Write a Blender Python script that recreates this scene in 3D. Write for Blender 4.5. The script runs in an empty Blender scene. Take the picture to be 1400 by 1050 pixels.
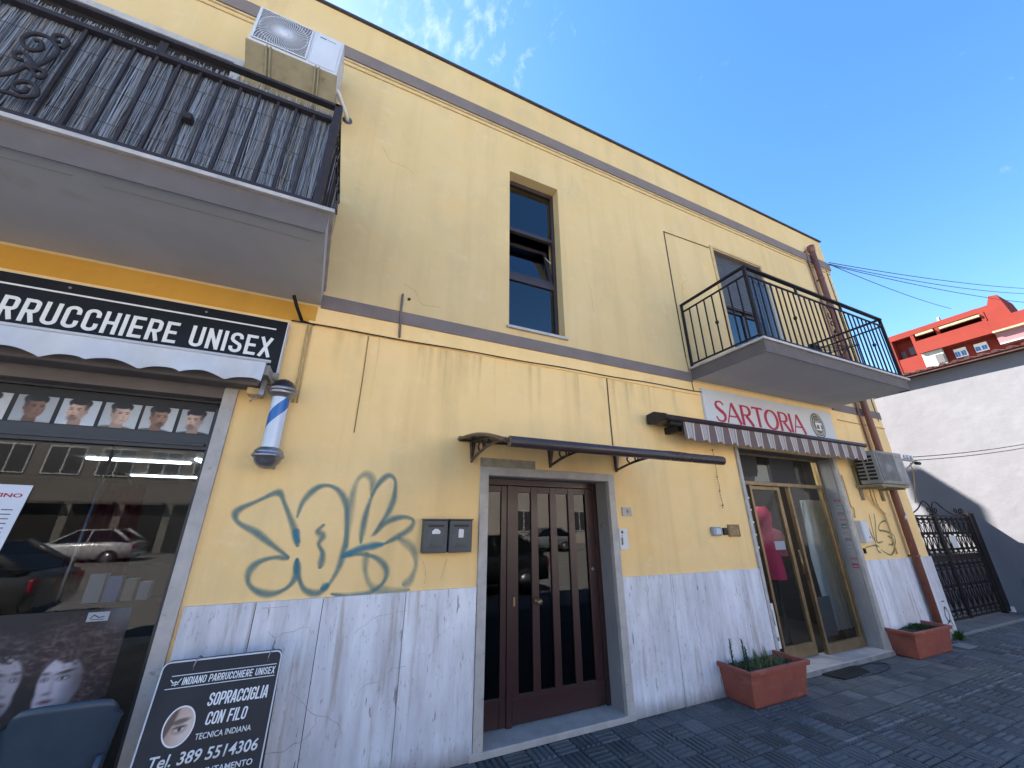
import bpy, bmesh, math, random
import numpy as np
from mathutils import Vector, Matrix
random.seed(7); rng = np.random.default_rng(7)
S = bpy.context.scene
COL = S.collection
rad = math.radians

# ---------------------------------------------------------------- camera, world, sun, exposure
cam_d = bpy.data.cameras.new('camera'); cam = bpy.data.objects.new('camera', cam_d); COL.objects.link(cam)
cam_d.sensor_width = 36; cam_d.lens = 13.12; cam_d.clip_end = 900; cam_d.clip_start = 0.05
_r = Vector((0.91289, -0.40819, 0.00201)); _u = Vector((-0.1433, -0.31588, 0.93792)); _w = Vector((0.38221, 0.85651, 0.34686))
cam.matrix_world = Matrix(((_r.x, _u.x, -_w.x, 0), (_r.y, _u.y, -_w.y, -3.351), (_r.z, _u.z, -_w.z, 1.65), (0, 0, 0, 1)))
S.camera = cam
SUN = Vector((-1.0, 1.55, 1.88)).normalized()          # direction towards the sun
world = bpy.data.worlds.new('World'); S.world = world; world.use_nodes = True
nt = world.node_tree; nt.nodes.clear()
def N(t, ty, **kw):
    n = t.nodes.new(ty)
    for k, v in kw.items(): setattr(n, k, v)
    return n
sky = N(nt, 'ShaderNodeTexSky', sky_type='NISHITA', sun_disc=False, sun_elevation=math.asin(SUN.z),
        sun_rotation=math.atan2(SUN.x, SUN.y) % (2*math.pi), altitude=0, air_density=1.3, dust_density=0.35, ozone_density=2.2)
hsv = N(nt, 'ShaderNodeHueSaturation'); hsv.inputs['Hue'].default_value = 0.507; hsv.inputs['Saturation'].default_value = 1.30; hsv.inputs['Value'].default_value = 0.92
nt.links.new(sky.outputs[0], hsv.inputs['Color'])
tc = N(nt, 'ShaderNodeTexCoord')
# wispy clouds, densest overhead
mp = N(nt, 'ShaderNodeMapping'); mp.inputs['Scale'].default_value = (15, 11, 8); mp.inputs['Rotation'].default_value = (0.3, 0.2, 0.5)
nz = N(nt, 'ShaderNodeTexNoise'); nz.inputs['Scale'].default_value = 2.2; nz.inputs['Detail'].default_value = 9; nz.inputs['Roughness'].default_value = 0.62; nz.inputs['Distortion'].default_value = 0.15
nt.links.new(tc.outputs['Generated'], mp.inputs['Vector']); nt.links.new(mp.outputs[0], nz.inputs['Vector'])
dot = N(nt, 'ShaderNodeVectorMath', operation='DOT_PRODUCT'); dot.inputs[1].default_value = (0.07, 0.44, 0.895)
nt.links.new(tc.outputs['Generated'], dot.inputs[0])
mk_ = N(nt, 'ShaderNodeMapRange'); mk_.inputs[1].default_value = 0.962; mk_.inputs[2].default_value = 0.999; mk_.inputs[3].default_value = 0.0; mk_.inputs[4].default_value = 0.22
nt.links.new(dot.outputs['Value'], mk_.inputs[0])
sm = N(nt, 'ShaderNodeMath', operation='ADD'); nt.links.new(nz.outputs[0], sm.inputs[0]); nt.links.new(mk_.outputs[0], sm.inputs[1])
cr = N(nt, 'ShaderNodeMapRange', interpolation_type='SMOOTHSTEP'); cr.inputs[1].default_value = 0.66; cr.inputs[2].default_value = 0.98; cr.inputs[3].default_value = 0; cr.inputs[4].default_value = 0.62
nt.links.new(sm.outputs[0], cr.inputs[0])
mx = N(nt, 'ShaderNodeMix', data_type='RGBA'); nt.links.new(cr.outputs[0], mx.inputs[0]); nt.links.new(hsv.outputs[0], mx.inputs[6]); mx.inputs[7].default_value = (2.4, 2.95, 3.7, 1)
bg = N(nt, 'ShaderNodeBackground'); bg.inputs['Strength'].default_value = 0.05
nt.links.new(mx.outputs[2], bg.inputs['Color'])
wo = N(nt, 'ShaderNodeOutputWorld'); nt.links.new(bg.outputs[0], wo.inputs['Surface'])
sl = bpy.data.lights.new('sun', 'SUN'); sl.energy = 3.7; sl.angle = rad(0.5); sl.color = (1, 0.94, 0.85)
so = bpy.data.objects.new('sun', sl); COL.objects.link(so); so.location = (-10, 15, 19)
so.rotation_euler = SUN.to_track_quat('Z', 'Y').to_euler()
S.view_settings.view_transform = 'Standard'; S.view_settings.look = 'None'; S.view_settings.gamma = 1
S.view_settings.use_curve_mapping = False; S.view_settings.exposure = 3.05
S.cycles.max_bounces = 8; S.cycles.transparent_max_bounces = 16

# ---------------------------------------------------------------- mesh helpers
class M:
    def __init__(s): s.v = []; s.f = []; s.sm = []; s.col = []
    def add(s, vs, fs, smooth=False, col=None):
        b = len(s.v); s.v += [tuple(map(float, p)) for p in vs]
        for f in fs: s.f.append([b+i for i in f]); s.sm.append(smooth)
        s.col += [col or (1, 1, 1)]*len(vs)
        return s
    def box(s, x0, x1, y0, y1, z0, z1, col=None):
        x0, x1 = min(x0, x1), max(x0, x1); y0, y1 = min(y0, y1), max(y0, y1); z0, z1 = min(z0, z1), max(z0, z1)
        vs = [(x0,y0,z0),(x1,y0,z0),(x1,y1,z0),(x0,y1,z0),(x0,y0,z1),(x1,y0,z1),(x1,y1,z1),(x0,y1,z1)]
        return s.add(vs, [(0,3,2,1),(4,5,6,7),(0,1,5,4),(1,2,6,5),(2,3,7,6),(3,0,4,7)], col=col)
    def hexa(s, vs, col=None):   # 8 free corners, same order as box
        return s.add(vs, [(0,3,2,1),(4,5,6,7),(0,1,5,4),(1,2,6,5),(2,3,7,6),(3,0,4,7)], col=col)
    def tube(s, pts, r, n=8, caps=True, col=None, closed=False):
        pts = [Vector(p) for p in pts]; k = len(pts)
        rs = r if isinstance(r, (list, tuple)) else [r]*k
        vs = []; t0 = (pts[1]-pts[0]).normalized()
        a = t0.orthogonal().normalized()
        for i, p in enumerate(pts):
            t = (pts[min(i+1, k-1)]-pts[max(i-1, 0)]).normalized()
            a = (a - t*a.dot(t)).normalized(); b = t.cross(a)
            for j in range(n):
                th = 2*math.pi*j/n; vs.append(p+(a*math.cos(th)+b*math.sin(th))*rs[i])
        fs = [(i*n+j, i*n+(j+1)%n, (i+1)*n+(j+1)%n, (i+1)*n+j) for i in range(k-1) for j in range(n)]
        s.add(vs, fs, smooth=n > 4, col=col)
        if caps:
            b = len(s.v)-k*n
            s.f.append([b+j for j in range(n)][::-1]); s.sm.append(False)
            s.f.append([b+(k-1)*n+j for j in range(n)]); s.sm.append(False)
        return s
    def lathe(s, prof, c, n=24, axis='z', col=None):
        vs = []
        for r, h in prof:
            for j in range(n):
                th = 2*math.pi*j/n; a, b = r*math.cos(th), r*math.sin(th)
                vs.append((c[0]+a, c[1]+b, c[2]+h) if axis == 'z' else ((c[0]+a, c[1]+h, c[2]+b) if axis == 'y' else (c[0]+h, c[1]+a, c[2]+b)))
        k = len(prof)
        return s.add(vs, [(i*n+j, i*n+(j+1)%n, (i+1)*n+(j+1)%n, (i+1)*n+j) for i in range(k-1) for j in range(n)], smooth=True, col=col)
    def prism(s, poly, a0, a1, axis='y', col=None):   # poly in the plane normal to axis
        def P(p, a): return (p[0], a, p[1]) if axis == 'y' else ((a, p[0], p[1]) if axis == 'x' else (p[0], p[1], a))
        n = len(poly); vs = [P(p, a0) for p in poly]+[P(p, a1) for p in poly]
        return s.add(vs, [tuple(range(n)), tuple(range(2*n-1, n-1, -1))]+[(i, i+n, (i+1)%n+n, (i+1)%n) for i in range(n)], col=col)
    def ribbon(s, pts, w, y, closed=False, t=0.002, col=None):   # flat stroke in the xz plane at depth y
        p = [Vector((a, b)) for a, b in pts]; k = len(p)
        ws = w if isinstance(w, (list, tuple)) else [w]*k
        L = []; R = []
        for i in range(k):
            if closed: d0 = (p[i]-p[i-1]).normalized(); d1 = (p[(i+1)%k]-p[i]).normalized()
            else:
                d1 = (p[i+1]-p[i]).normalized() if i < k-1 else (p[i]-p[i-1]).normalized()
                d0 = (p[i]-p[i-1]).normalized() if i > 0 else d1
            n0 = Vector((-d0.y, d0.x)); n1 = Vector((-d1.y, d1.x)); m = (n0+n1)
            m = m.normalized() if m.length > 1e-6 else n1
            q = 1/max(0.45, m.dot(n1)); o = m*(ws[i]/2*q)
            L.append(p[i]+o); R.append(p[i]-o)
        vs = [(a.x, y, a.y) for a in L]+[(a.x, y, a.y) for a in R]+[(a.x, y+t, a.y) for a in L]+[(a.x, y+t, a.y) for a in R]
        fs = []
        for i in range(k if closed else k-1):
            j = (i+1) % k
            fs += [(i, j, j+k, i+k), (i, i+2*k, j+2*k, j), (i+k, j+k, j+3*k, i+3*k)]
        if not closed: fs += [(0, k, 3*k, 2*k), (k-1, 3*k-1, 4*k-1, 2*k-1)]
        return s.add(vs, fs, col=col)
OFF = {}
def link(o): COL.objects.link(o); return o
def build(name, m, mat, parent=None, kind=None, label=None, bevel=0, smooth=False, cols=False):
    off = OFF.get(parent.name, Vector((0, 0, 0))) if parent else Vector((0, 0, 0))
    me = bpy.data.meshes.new(name)
    me.from_pydata([(a-off.x, b-off.y, c-off.z) for a, b, c in m.v], [], m.f)
    me.polygons.foreach_set('use_smooth', [bool(x) or smooth for x in m.sm])
    if cols:
        ca = me.color_attributes.new('Col', 'FLOAT_COLOR', 'POINT')
        ca.data.foreach_set('color', np.c_[np.array(m.col), np.ones(len(m.v))].ravel())
    me.update()
    bm = bmesh.new(); bm.from_mesh(me); bmesh.ops.recalc_face_normals(bm, faces=bm.faces); bm.to_mesh(me); bm.free()
    me.materials.append(mat)
    o = link(bpy.data.objects.new(name, me))
    if parent: o.parent = parent
    OFF[o.name] = off
    if kind: o['kind'] = kind
    if label: o['label'] = label
    if bevel:
        b = o.modifiers.new('bevel', 'BEVEL'); b.width = bevel; b.segments = 2; b.limit_method = 'ANGLE'; b.angle_limit = rad(40)
    return o
def thing(name, label, cat, loc=(0, 0, 0), group=None):
    o = link(bpy.data.objects.new(name, None)); o.location = loc; o.empty_display_size = 0.1
    o['label'] = label; o['category'] = cat
    if group: o['group'] = group
    OFF[o.name] = Vector(loc); return o
def copy_tree(root, delta, label=None, skip=()):
    def cp(o, par):
        c = link(o.copy()); c.parent = par
        OFF[c.name] = OFF.get(o.name, Vector((0, 0, 0)))
        for ch in list(o.children): cp(ch, c)
        return c
    c = cp(root, None); c.location = root.location+Vector(delta)
    if label: c['label'] = label
    return c

# ---------------------------------------------------------------- materials
def mat(name, c1, c2=None, rough=0.6, scale=8, detail=6, stretch=(1, 1, 1), ramp=(0.35, 0.65), bump=0.0, bscale=60, metal=0, coat=0, rnd=0.0, spec=0.5, dirt=None, fine=None):
    m = bpy.data.materials.new(name); m.use_nodes = True; t = m.node_tree; p = t.nodes['Principled BSDF']
    p.inputs['Roughness'].default_value = rough; p.inputs['Metallic'].default_value = metal
    p.inputs['Specular IOR Level'].default_value = spec
    if coat: p.inputs['Coat Weight'].default_value = coat; p.inputs['Coat Roughness'].default_value = 0.08
    tcn = N(t, 'ShaderNodeTexCoord'); src = tcn.outputs['Object']
    oi = None
    if rnd:
        oi = N(t, 'ShaderNodeObjectInfo'); va = N(t, 'ShaderNodeVectorMath', operation='MULTIPLY_ADD')
        cmb = N(t, 'ShaderNodeCombineXYZ')
        for i in range(3): t.links.new(oi.outputs['Random'], cmb.inputs[i])
        t.links.new(cmb.outputs[0], va.inputs[0]); va.inputs[1].default_value = (37, 17, 53); t.links.new(src, va.inputs[2]); src = va.outputs[0]
    mpn = N(t, 'ShaderNodeMapping'); mpn.inputs['Scale'].default_value = stretch; t.links.new(src, mpn.inputs['Vector'])
    out = None
    if c2:
        n = N(t, 'ShaderNodeTexNoise'); n.inputs['Scale'].default_value = scale; n.inputs['Detail'].default_value = detail; n.inputs['Roughness'].default_value = 0.62
        t.links.new(mpn.outputs[0], n.inputs['Vector'])
        mr = N(t, 'ShaderNodeMapRange'); mr.inputs[1].default_value = ramp[0]; mr.inputs[2].default_value = ramp[1]; t.links.new(n.outputs[0], mr.inputs[0])
        x = N(t, 'ShaderNodeMix', data_type='RGBA'); x.inputs[6].default_value = (*c1, 1); x.inputs[7].default_value = (*c2, 1)
        t.links.new(mr.outputs[0], x.inputs[0]); out = x.outputs[2]
        if rough < 1:
            rr = N(t, 'ShaderNodeMapRange'); rr.inputs[3].default_value = max(0.05, rough-0.08); rr.inputs[4].default_value = min(1, rough+0.1)
            t.links.new(n.outputs[0], rr.inputs[0]); t.links.new(rr.outputs[0], p.inputs['Roughness'])
    else:
        p.inputs['Base Color'].default_value = (*c1, 1)
    def layer(out, col, sc, st, lo, hi, amt):
        mp2 = N(t, 'ShaderNodeMapping'); mp2.inputs['Scale'].default_value = st; t.links.new(src, mp2.inputs['Vector'])
        n2 = N(t, 'ShaderNodeTexNoise'); n2.inputs['Scale'].default_value = sc; n2.inputs['Detail'].default_value = 8; n2.inputs['Roughness'].default_value = 0.6
        t.links.new(mp2.outputs[0], n2.inputs['Vector'])
        m2 = N(t, 'ShaderNodeMapRange'); m2.inputs[1].default_value = lo; m2.inputs[2].default_value = hi; m2.inputs[4].default_value = amt; t.links.new(n2.outputs[0], m2.inputs[0])
        x2 = N(t, 'ShaderNodeMix', data_type='RGBA'); t.links.new(m2.outputs[0], x2.inputs[0])
        if out: t.links.new(out, x2.inputs[6])
        else: x2.inputs[6].default_value = (*c1, 1)
        x2.inputs[7].default_value = (*col, 1); return x2.outputs[2]
    for d in (dirt or []): out = layer(out, *d)
    if rnd and out:
        hs = N(t, 'ShaderNodeHueSaturation'); mr3 = N(t, 'ShaderNodeMapRange'); mr3.inputs[3].default_value = 1-rnd; mr3.inputs[4].default_value = 1+rnd
        t.links.new(oi.outputs['Random'], mr3.inputs[0]); t.links.new(mr3.outputs[0], hs.inputs['Value']); t.links.new(out, hs.inputs['Color']); out = hs.outputs[0]
    if out: t.links.new(out, p.inputs['Base Color'])
    if bump:
        n3 = N(t, 'ShaderNodeTexNoise'); n3.inputs['Scale'].default_value = bscale; n3.inputs['Detail'].default_value = 5; t.links.new(mpn.outputs[0], n3.inputs['Vector'])
        b = N(t, 'ShaderNodeBump'); b.inputs['Strength'].default_value = min(1, bump*2); b.inputs['Distance'].default_value = 0.004
        t.links.new(n3.outputs[0], b.inputs['Height'])
        last = b
        if fine:
            n4 = N(t, 'ShaderNodeTexNoise'); n4.inputs['Scale'].default_value = fine; n4.inputs['Detail'].default_value = 3; t.links.new(src, n4.inputs['Vector'])
            b2 = N(t, 'ShaderNodeBump'); b2.inputs['Strength'].default_value = 0.5; b2.inputs['Distance'].default_value = 0.02
            t.links.new(n4.outputs[0], b2.inputs['Height']); t.links.new(b.outputs[0], b2.inputs['Normal']); last = b2
        t.links.new(last.outputs[0], p.inputs['Normal'])
    return m
def colmat(name, rough=0.5, spec=0.4):
    m = bpy.data.materials.new(name); m.use_nodes = True; t = m.node_tree; p = t.nodes['Principled BSDF']
    a = N(t, 'ShaderNodeAttribute', attribute_name='Col'); t.links.new(a.outputs['Color'], p.inputs['Base Color'])
    p.inputs['Roughness'].default_value = rough; p.inputs['Specular IOR Level'].default_value = spec; return m
def glass(name, tint=(0.6, 0.65, 0.66), boost=1.7, base=0.03, wavy=0.0):
    m = bpy.data.materials.new(name); m.use_nodes = True; t = m.node_tree; t.nodes.clear()
    o = N(t, 'ShaderNodeOutputMaterial'); tr = N(t, 'ShaderNodeBsdfTransparent'); tr.inputs[0].default_value = (*tint, 1)
    g = N(t, 'ShaderNodeBsdfGlossy'); g.inputs['Roughness'].default_value = 0.012
    fr = N(t, 'ShaderNodeFresnel'); fr.inputs[0].default_value = 1.5
    ma = N(t, 'ShaderNodeMath', operation='MULTIPLY_ADD', use_clamp=True); t.links.new(fr.outputs[0], ma.inputs[0]); ma.inputs[1].default_value = boost; ma.inputs[2].default_value = base
    ge = N(t, 'ShaderNodeNewGeometry'); iv = N(t, 'ShaderNodeMath', operation='SUBTRACT'); iv.inputs[0].default_value = 1.0; t.links.new(ge.outputs['Backfacing'], iv.inputs[1]); mb = N(t, 'ShaderNodeMath', operation='MULTIPLY'); t.links.new(ma.outputs[0], mb.inputs[0]); t.links.new(iv.outputs[0], mb.inputs[1])
    if wavy:
        tcn = N(t, 'ShaderNodeTexCoord'); n = N(t, 'ShaderNodeTexNoise'); n.inputs['Scale'].default_value = 2.2; t.links.new(tcn.outputs['Object'], n.inputs['Vector'])
        b = N(t, 'ShaderNodeBump'); b.inputs['Strength'].default_value = wavy; b.inputs['Distance'].default_value = 0.02
        t.links.new(n.outputs[0], b.inputs['Height']); t.links.new(b.outputs[0], g.inputs['Normal'])
    x = N(t, 'ShaderNodeMixShader'); t.links.new(mb.outputs[0], x.inputs[0]); t.links.new(tr.outputs[0], x.inputs[1]); t.links.new(g.outputs[0], x.inputs[2])
    t.links.new(x.outputs[0], o.inputs[0]); return m
def emit(name, c, s):
    m = bpy.data.materials.new(name); m.use_nodes = True; p = m.node_tree.nodes['Principled BSDF']
    p.inputs['Base Color'].default_value = (*c, 1); p.inputs['Emission Color'].default_value = (*c, 1); p.inputs['Emission Strength'].default_value = s; return m

GREEN = (0.36, 0.35, 0.22)
def plaster(name, a, b):
    return mat(name, a, b, rough=0.9, scale=0.8, detail=8, ramp=(0.3, 0.72), bump=0.16, bscale=70, fine=2.6, spec=0.15, dirt=[
        ((a[0]*0.80, a[1]*0.77, a[2]*0.72), 0.55, (7, 7, 0.4), 0.48, 0.76, 0.65),       # rain streaks
        ((a[0]*0.70, a[1]*0.74, a[2]*0.78), 1.5, (1, 1, 0.8), 0.50, 0.82, 0.60),         # grey-green grime patches
        ((a[0]*1.0, a[1]*0.86, a[2]*0.66), 1.9, (1, 1, 1.3), 0.52, 0.75, 0.45),          # warmer repainted areas
        ((a[0]*1.10, a[1]*1.12, a[2]*1.35), 4, (1, 1, 1.6), 0.58, 0.75, 0.40),           # chalky spots
        ((0.28, 0.21, 0.12), 24, (1, 1, 1), 0.70, 0.80, 0.6)])                           # specks
MT = dict(
    upper=plaster('upper_plaster', (0.71, 0.53, 0.275), (0.66, 0.475, 0.225)),
    lower=plaster('lower_plaster', (0.95, 0.68, 0.33), (0.92, 0.62, 0.265)),
    fresh_bounce=plaster('unfaded_bounce_plaster', (0.66, 0.36, 0.07), (0.60, 0.31, 0.05)),
    band=mat('mauve_grey_paint', (0.185, 0.150, 0.138), (0.215, 0.178, 0.162), rough=0.85, scale=4, bump=0.1, spec=0.2, dirt=[((0.3, 0.26, 0.2), 12, (1, 1, 1), 0.66, 0.75, 0.5)]),
    soffit=mat('grey_soffit_paint', (0.42, 0.43, 0.46), (0.46, 0.465, 0.49), rough=0.9, scale=1.5, bump=0.1, spec=0.2, fine=4, dirt=[((.36, .35, .35), 1.2, (1, 1, 1), .5, .75, .5), ((.27, .24, .21), 3, (1, 1, 1), .62, .76, .45)]),
    fascia=mat('taupe_fascia_paint', (0.155, 0.135, 0.13), (0.13, 0.115, 0.11), rough=0.9, scale=5, bump=0.1, spec=0.2),
    travertine=mat('travertine', (0.60, 0.60, 0.64), (0.80, 0.81, 0.86), rough=0.55, scale=2.4, stretch=(4.5, 4.5, 0.5), ramp=(0.34, 0.64), bump=0.25, bscale=10, rnd=0.08, dirt=[
        ((0.36, 0.29, 0.24), 2.6, (5, 5, 0.45), 0.55, 0.66, 0.60), ((0.17, 0.13, 0.11), 15, (2.4, 2.4, 0.35), 0.645, 0.68, 0.9), ((0.80, 0.80, 0.84), 1.7, (5, 5, 0.5), 0.54, 0.64, 0.7),
        ((0.38, 0.37, 0.40), 1.2, (1.5, 1.5, 0.9), 0.46, 0.72, 0.55), ((0.44, 0.35, 0.26), 1.6, (1, 1, 1), 0.58, 0.8, 0.55), ((0.30, 0.27, 0.26), 34, (1.5, 1.5, 0.5), 0.60, 0.70, 0.6)]),
    marble=mat('pale_marble', (0.50, 0.47, 0.44), (0.38, 0.355, 0.34), rough=0.5, scale=7, bump=0.1, bscale=40, rnd=0.05, dirt=[((0.2, 0.16, 0.13), 22, (1, 1, 1), 0.63, 0.7, 0.6)]),
    reveal=mat('grey_reveal_stone', (0.24, 0.23, 0.235), (0.30, 0.285, 0.28), rough=0.6, scale=6, bump=0.08, stretch=(1, 1, 0.5)),
    darkmetal=mat('dark_brown_aluminium', (0.045, 0.018, 0.018), (0.034, 0.013, 0.014), rough=0.33, scale=5),
    winmetal=mat('dark_window_frame', (0.045, 0.032, 0.034), (0.035, 0.024, 0.026), rough=0.4, scale=5),
    iron=mat('black_iron', (0.014, 0.014, 0.016), (0.024, 0.018, 0.017), rough=0.6, scale=20, bump=0.08, spec=.2),
    browniron=mat('brown_painted_iron', (0.028, 0.026, 0.032), (0.042, 0.035, 0.038), rough=0.65, scale=20, bump=0.08, spec=.2),
    bronze=mat('gold_anodised_aluminium', (0.34, 0.25, 0.145), (0.24, 0.175, 0.10), rough=0.38, scale=6, metal=0.75),
    shopmetal=mat('grey_shop_frame', (0.036, 0.037, 0.042), (0.028, 0.028, 0.033), rough=0.4, scale=4),
    black=mat('black_paint', (0.012, 0.012, 0.014), (0.018, 0.018, 0.02), rough=0.6, scale=6),
    blackgloss=mat('black_sign_panel', (0.006, 0.007, 0.010), (0.009, 0.010, 0.014), rough=0.45, scale=3, spec=.25),
    white=mat('white_paint', (0.72, 0.72, 0.72), (0.66, 0.66, 0.66), rough=0.5, scale=8),
    ledwhite=mat('white_lettering', (0.78, 0.79, 0.80), rough=0.5),
    red=mat('crimson_lettering', (0.40, 0.006, 0.045), rough=0.45),
    acwhite=mat('air_conditioner_enamel', (0.60, 0.62, 0.66), (0.55, 0.57, 0.61), rough=0.45, scale=5),
    acgrey=mat('weathered_air_conditioner_enamel', (0.33, 0.33, 0.31), (0.24, 0.23, 0.21), rough=0.6, scale=6),
    grille=mat('grille_grey_plastic', (0.20, 0.19, 0.20), (0.16, 0.15, 0.16), rough=0.6, scale=20),
    tray=mat('dirty_beige_tray', (0.30, 0.26, 0.17), (0.22, 0.185, 0.11), rough=0.8, scale=5, bump=0.1, dirt=[((0.12, 0.07, 0.04), 9, (1, 1, 1), 0.6, 0.7, 0.7)]),
    copper=mat('copper_brown_pipe', (0.23, 0.085, 0.055), (0.17, 0.06, 0.042), rough=0.45, scale=9, stretch=(1, 1, 0.3), bump=0.05, dirt=[((0.32, 0.22, 0.18), 14, (1, 1, 0.4), 0.62, 0.72, 0.6)]),
    terracotta=mat('terracotta_plastic', (0.32, 0.088, 0.058), (0.25, 0.066, 0.046), rough=0.55, scale=4, bump=0.08, dirt=[((0.42, 0.22, 0.16), 5, (1, 1, 2.5), 0.56, 0.75, 0.55), ((.12, .07, .05), 3, (1, 1, .7), .58, .78, .5)]),
    soil=mat('dark_soil', (0.035, 0.026, 0.018), (0.06, 0.045, 0.03), rough=1, scale=40, bump=0.4),
    leaf=mat('green_leaf', (0.055, 0.11, 0.022), (0.09, 0.15, 0.03), rough=0.6, scale=12),
    leafdark=mat('blue_green_leaf', (0.035, 0.075, 0.035), (0.06, 0.10, 0.05), rough=0.6, scale=12),
    moss=mat('moss', (0.05, 0.075, 0.015), (0.03, 0.045, 0.012), rough=1, scale=40, bump=0.5),
    chrome=mat('worn_chrome', (0.34, 0.34, 0.37), (0.24, 0.23, 0.25), rough=0.30, scale=12, metal=0.75),
    mailgrey=mat('charcoal_mailbox_plastic', (0.055, 0.062, 0.072), (0.07, 0.078, 0.088), rough=0.45, scale=14, bump=0.04),
    chairplastic=mat('blue_grey_chair_plastic', (0.030, 0.048, 0.072), (0.038, 0.058, 0.085), rough=0.42, scale=6, bump=0.03),
    canopy=mat('smoked_brown_polycarbonate', (0.055, 0.036, 0.036), (0.045, 0.03, 0.03), rough=0.28, scale=4),
    fabric=mat('white_awning_fabric', (0.60, 0.63, 0.68), (0.52, 0.55, 0.60), rough=0.85, scale=6, stretch=(1, 1, 0.5), bump=0.05, bscale=200),
    tile=mat('dark_grey_paving', (0.072, 0.079, 0.085), (0.122, 0.128, 0.132), rough=0.72, scale=3, bump=0.15, bscale=120, rnd=0.16, dirt=[((0.05, 0.062, 0.045), 1.3, (1, 1, 1), 0.55, 0.7, 0.5), ((0.14, 0.135, 0.13), 9, (1, 1, 1), 0.66, 0.74, 0.5)]),
    mortar=mat('dark_joint', (0.02, 0.021, 0.022), (0.035, 0.035, 0.035), rough=1, scale=30, bump=0.2),
    kerb=mat('pale_kerb_stone', (0.26, 0.26, 0.25), (0.18, 0.18, 0.175), rough=0.8, scale=9, bump=0.1),
    strip=mat('worn_grey_strip', (0.20, 0.205, 0.21), (0.085, 0.09, 0.095), rough=0.8, scale=14, ramp=(.42, .58), bump=0.2),
    asphalt=mat('asphalt', (0.05, 0.05, 0.052), (0.062, 0.06, 0.058), rough=0.9, scale=40, bump=0.3),
    concrete=mat('rough_concrete', (0.15, 0.15, 0.145), (0.10, 0.10, 0.098), rough=0.9, scale=3, bump=0.2),
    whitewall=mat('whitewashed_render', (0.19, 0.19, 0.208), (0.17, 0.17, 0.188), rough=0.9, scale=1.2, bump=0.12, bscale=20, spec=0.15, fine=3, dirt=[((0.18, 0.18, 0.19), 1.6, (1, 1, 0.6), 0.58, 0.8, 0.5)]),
    redwall=mat('coral_render', (0.185, 0.028, 0.020), (0.165, 0.025, 0.018), rough=0.9, scale=0.5, spec=0.15),
    redlight=mat('pink_coral_render', (0.26, 0.13, 0.135), (0.23, 0.11, 0.12), rough=0.9, scale=0.5, spec=0.15),
    rooftile=mat('brown_roof_tile', (0.075, 0.022, 0.018), (0.05, 0.016, 0.014), rough=0.85, scale=8),
    coping=mat('dark_coping', (0.055, 0.055, 0.06), (0.04, 0.04, 0.045), rough=0.8, scale=6),
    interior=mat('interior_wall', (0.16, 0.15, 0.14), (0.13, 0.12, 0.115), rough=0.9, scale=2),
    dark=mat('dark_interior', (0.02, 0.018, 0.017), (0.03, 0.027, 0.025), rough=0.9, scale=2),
    cable=mat('black_cable', (0.015, 0.015, 0.018), rough=0.6),
    conduit=mat('painted_conduit', (0.58, 0.42, 0.20), (0.5, 0.35, 0.16), rough=0.7, scale=9),
    crack=mat('hairline_crack', (0.25, 0.18, 0.09), (0.16, 0.115, 0.06), rough=1, scale=9),
    shutter=mat('brown_grey_shutter', (0.075, 0.072, 0.074), (0.06, 0.058, 0.06), rough=0.55, scale=9),
    glassA=glass('shop_window_glass', (0.66, 0.69, 0.71), 1.0, 0.0, 0.006),
    glassD=glass('tailor_shop_glass', (0.82, 0.85, 0.86), 1.0, 0.0, 0.006),
    glassB=glass('door_glass', (0.35, 0.36, 0.38), 1.05, 0.0, 0.006),
    glassC=glass('bluish_window_glass', (0.22, 0.26, 0.32), 1.35, 0.05, 0.006),
    pic=colmat('printed_picture', 0.42), reed=colmat('weathered_reed', 0.9, 0.1),
    tyre=mat('tyre', (0.015, 0.015, 0.015), rough=0.9),
)
# spray paint: soft edged translucent strokes
def spray(name, c, alpha):
    m = bpy.data.materials.new(name); m.use_nodes = True; t = m.node_tree; p = t.nodes['Principled BSDF']
    p.inputs['Base Color'].default_value = (*c, 1); p.inputs['Roughness'].default_value = 0.8; p.inputs['Specular IOR Level'].default_value = 0.1
    tcn = N(t, 'ShaderNodeTexCoord'); n = N(t, 'ShaderNodeTexNoise'); n.inputs['Scale'].default_value = 6; n.inputs['Detail'].default_value = 6
    t.links.new(tcn.outputs['Object'], n.inputs['Vector'])
    a = N(t, 'ShaderNodeAttribute', attribute_name='Col')
    mr = N(t, 'ShaderNodeMapRange'); mr.inputs[1].default_value = 0.3; mr.inputs[2].default_value = 0.62; mr.inputs[3].default_value = alpha*0.6; mr.inputs[4].default_value = alpha
    t.links.new(n.outputs[0], mr.inputs[0]); mu = N(t, 'ShaderNodeMath', operation='MULTIPLY'); t.links.new(mr.outputs[0], mu.inputs[0]); t.links.new(a.outputs['Fac'], mu.inputs[1])
    t.links.new(mu.outputs[0], p.inputs['Alpha']); return m
MT['spray'] = spray('teal_spray_paint', (0.20, 0.33, 0.32), 0.66)
MT['sprayblue'] = spray('blue_spray_paint', (0.09, 0.30, 0.38), 0.85)
MT['sprayfaint'] = spray('faded_spray_paint', (0.42, 0.47, 0.36), 0.5)

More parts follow.
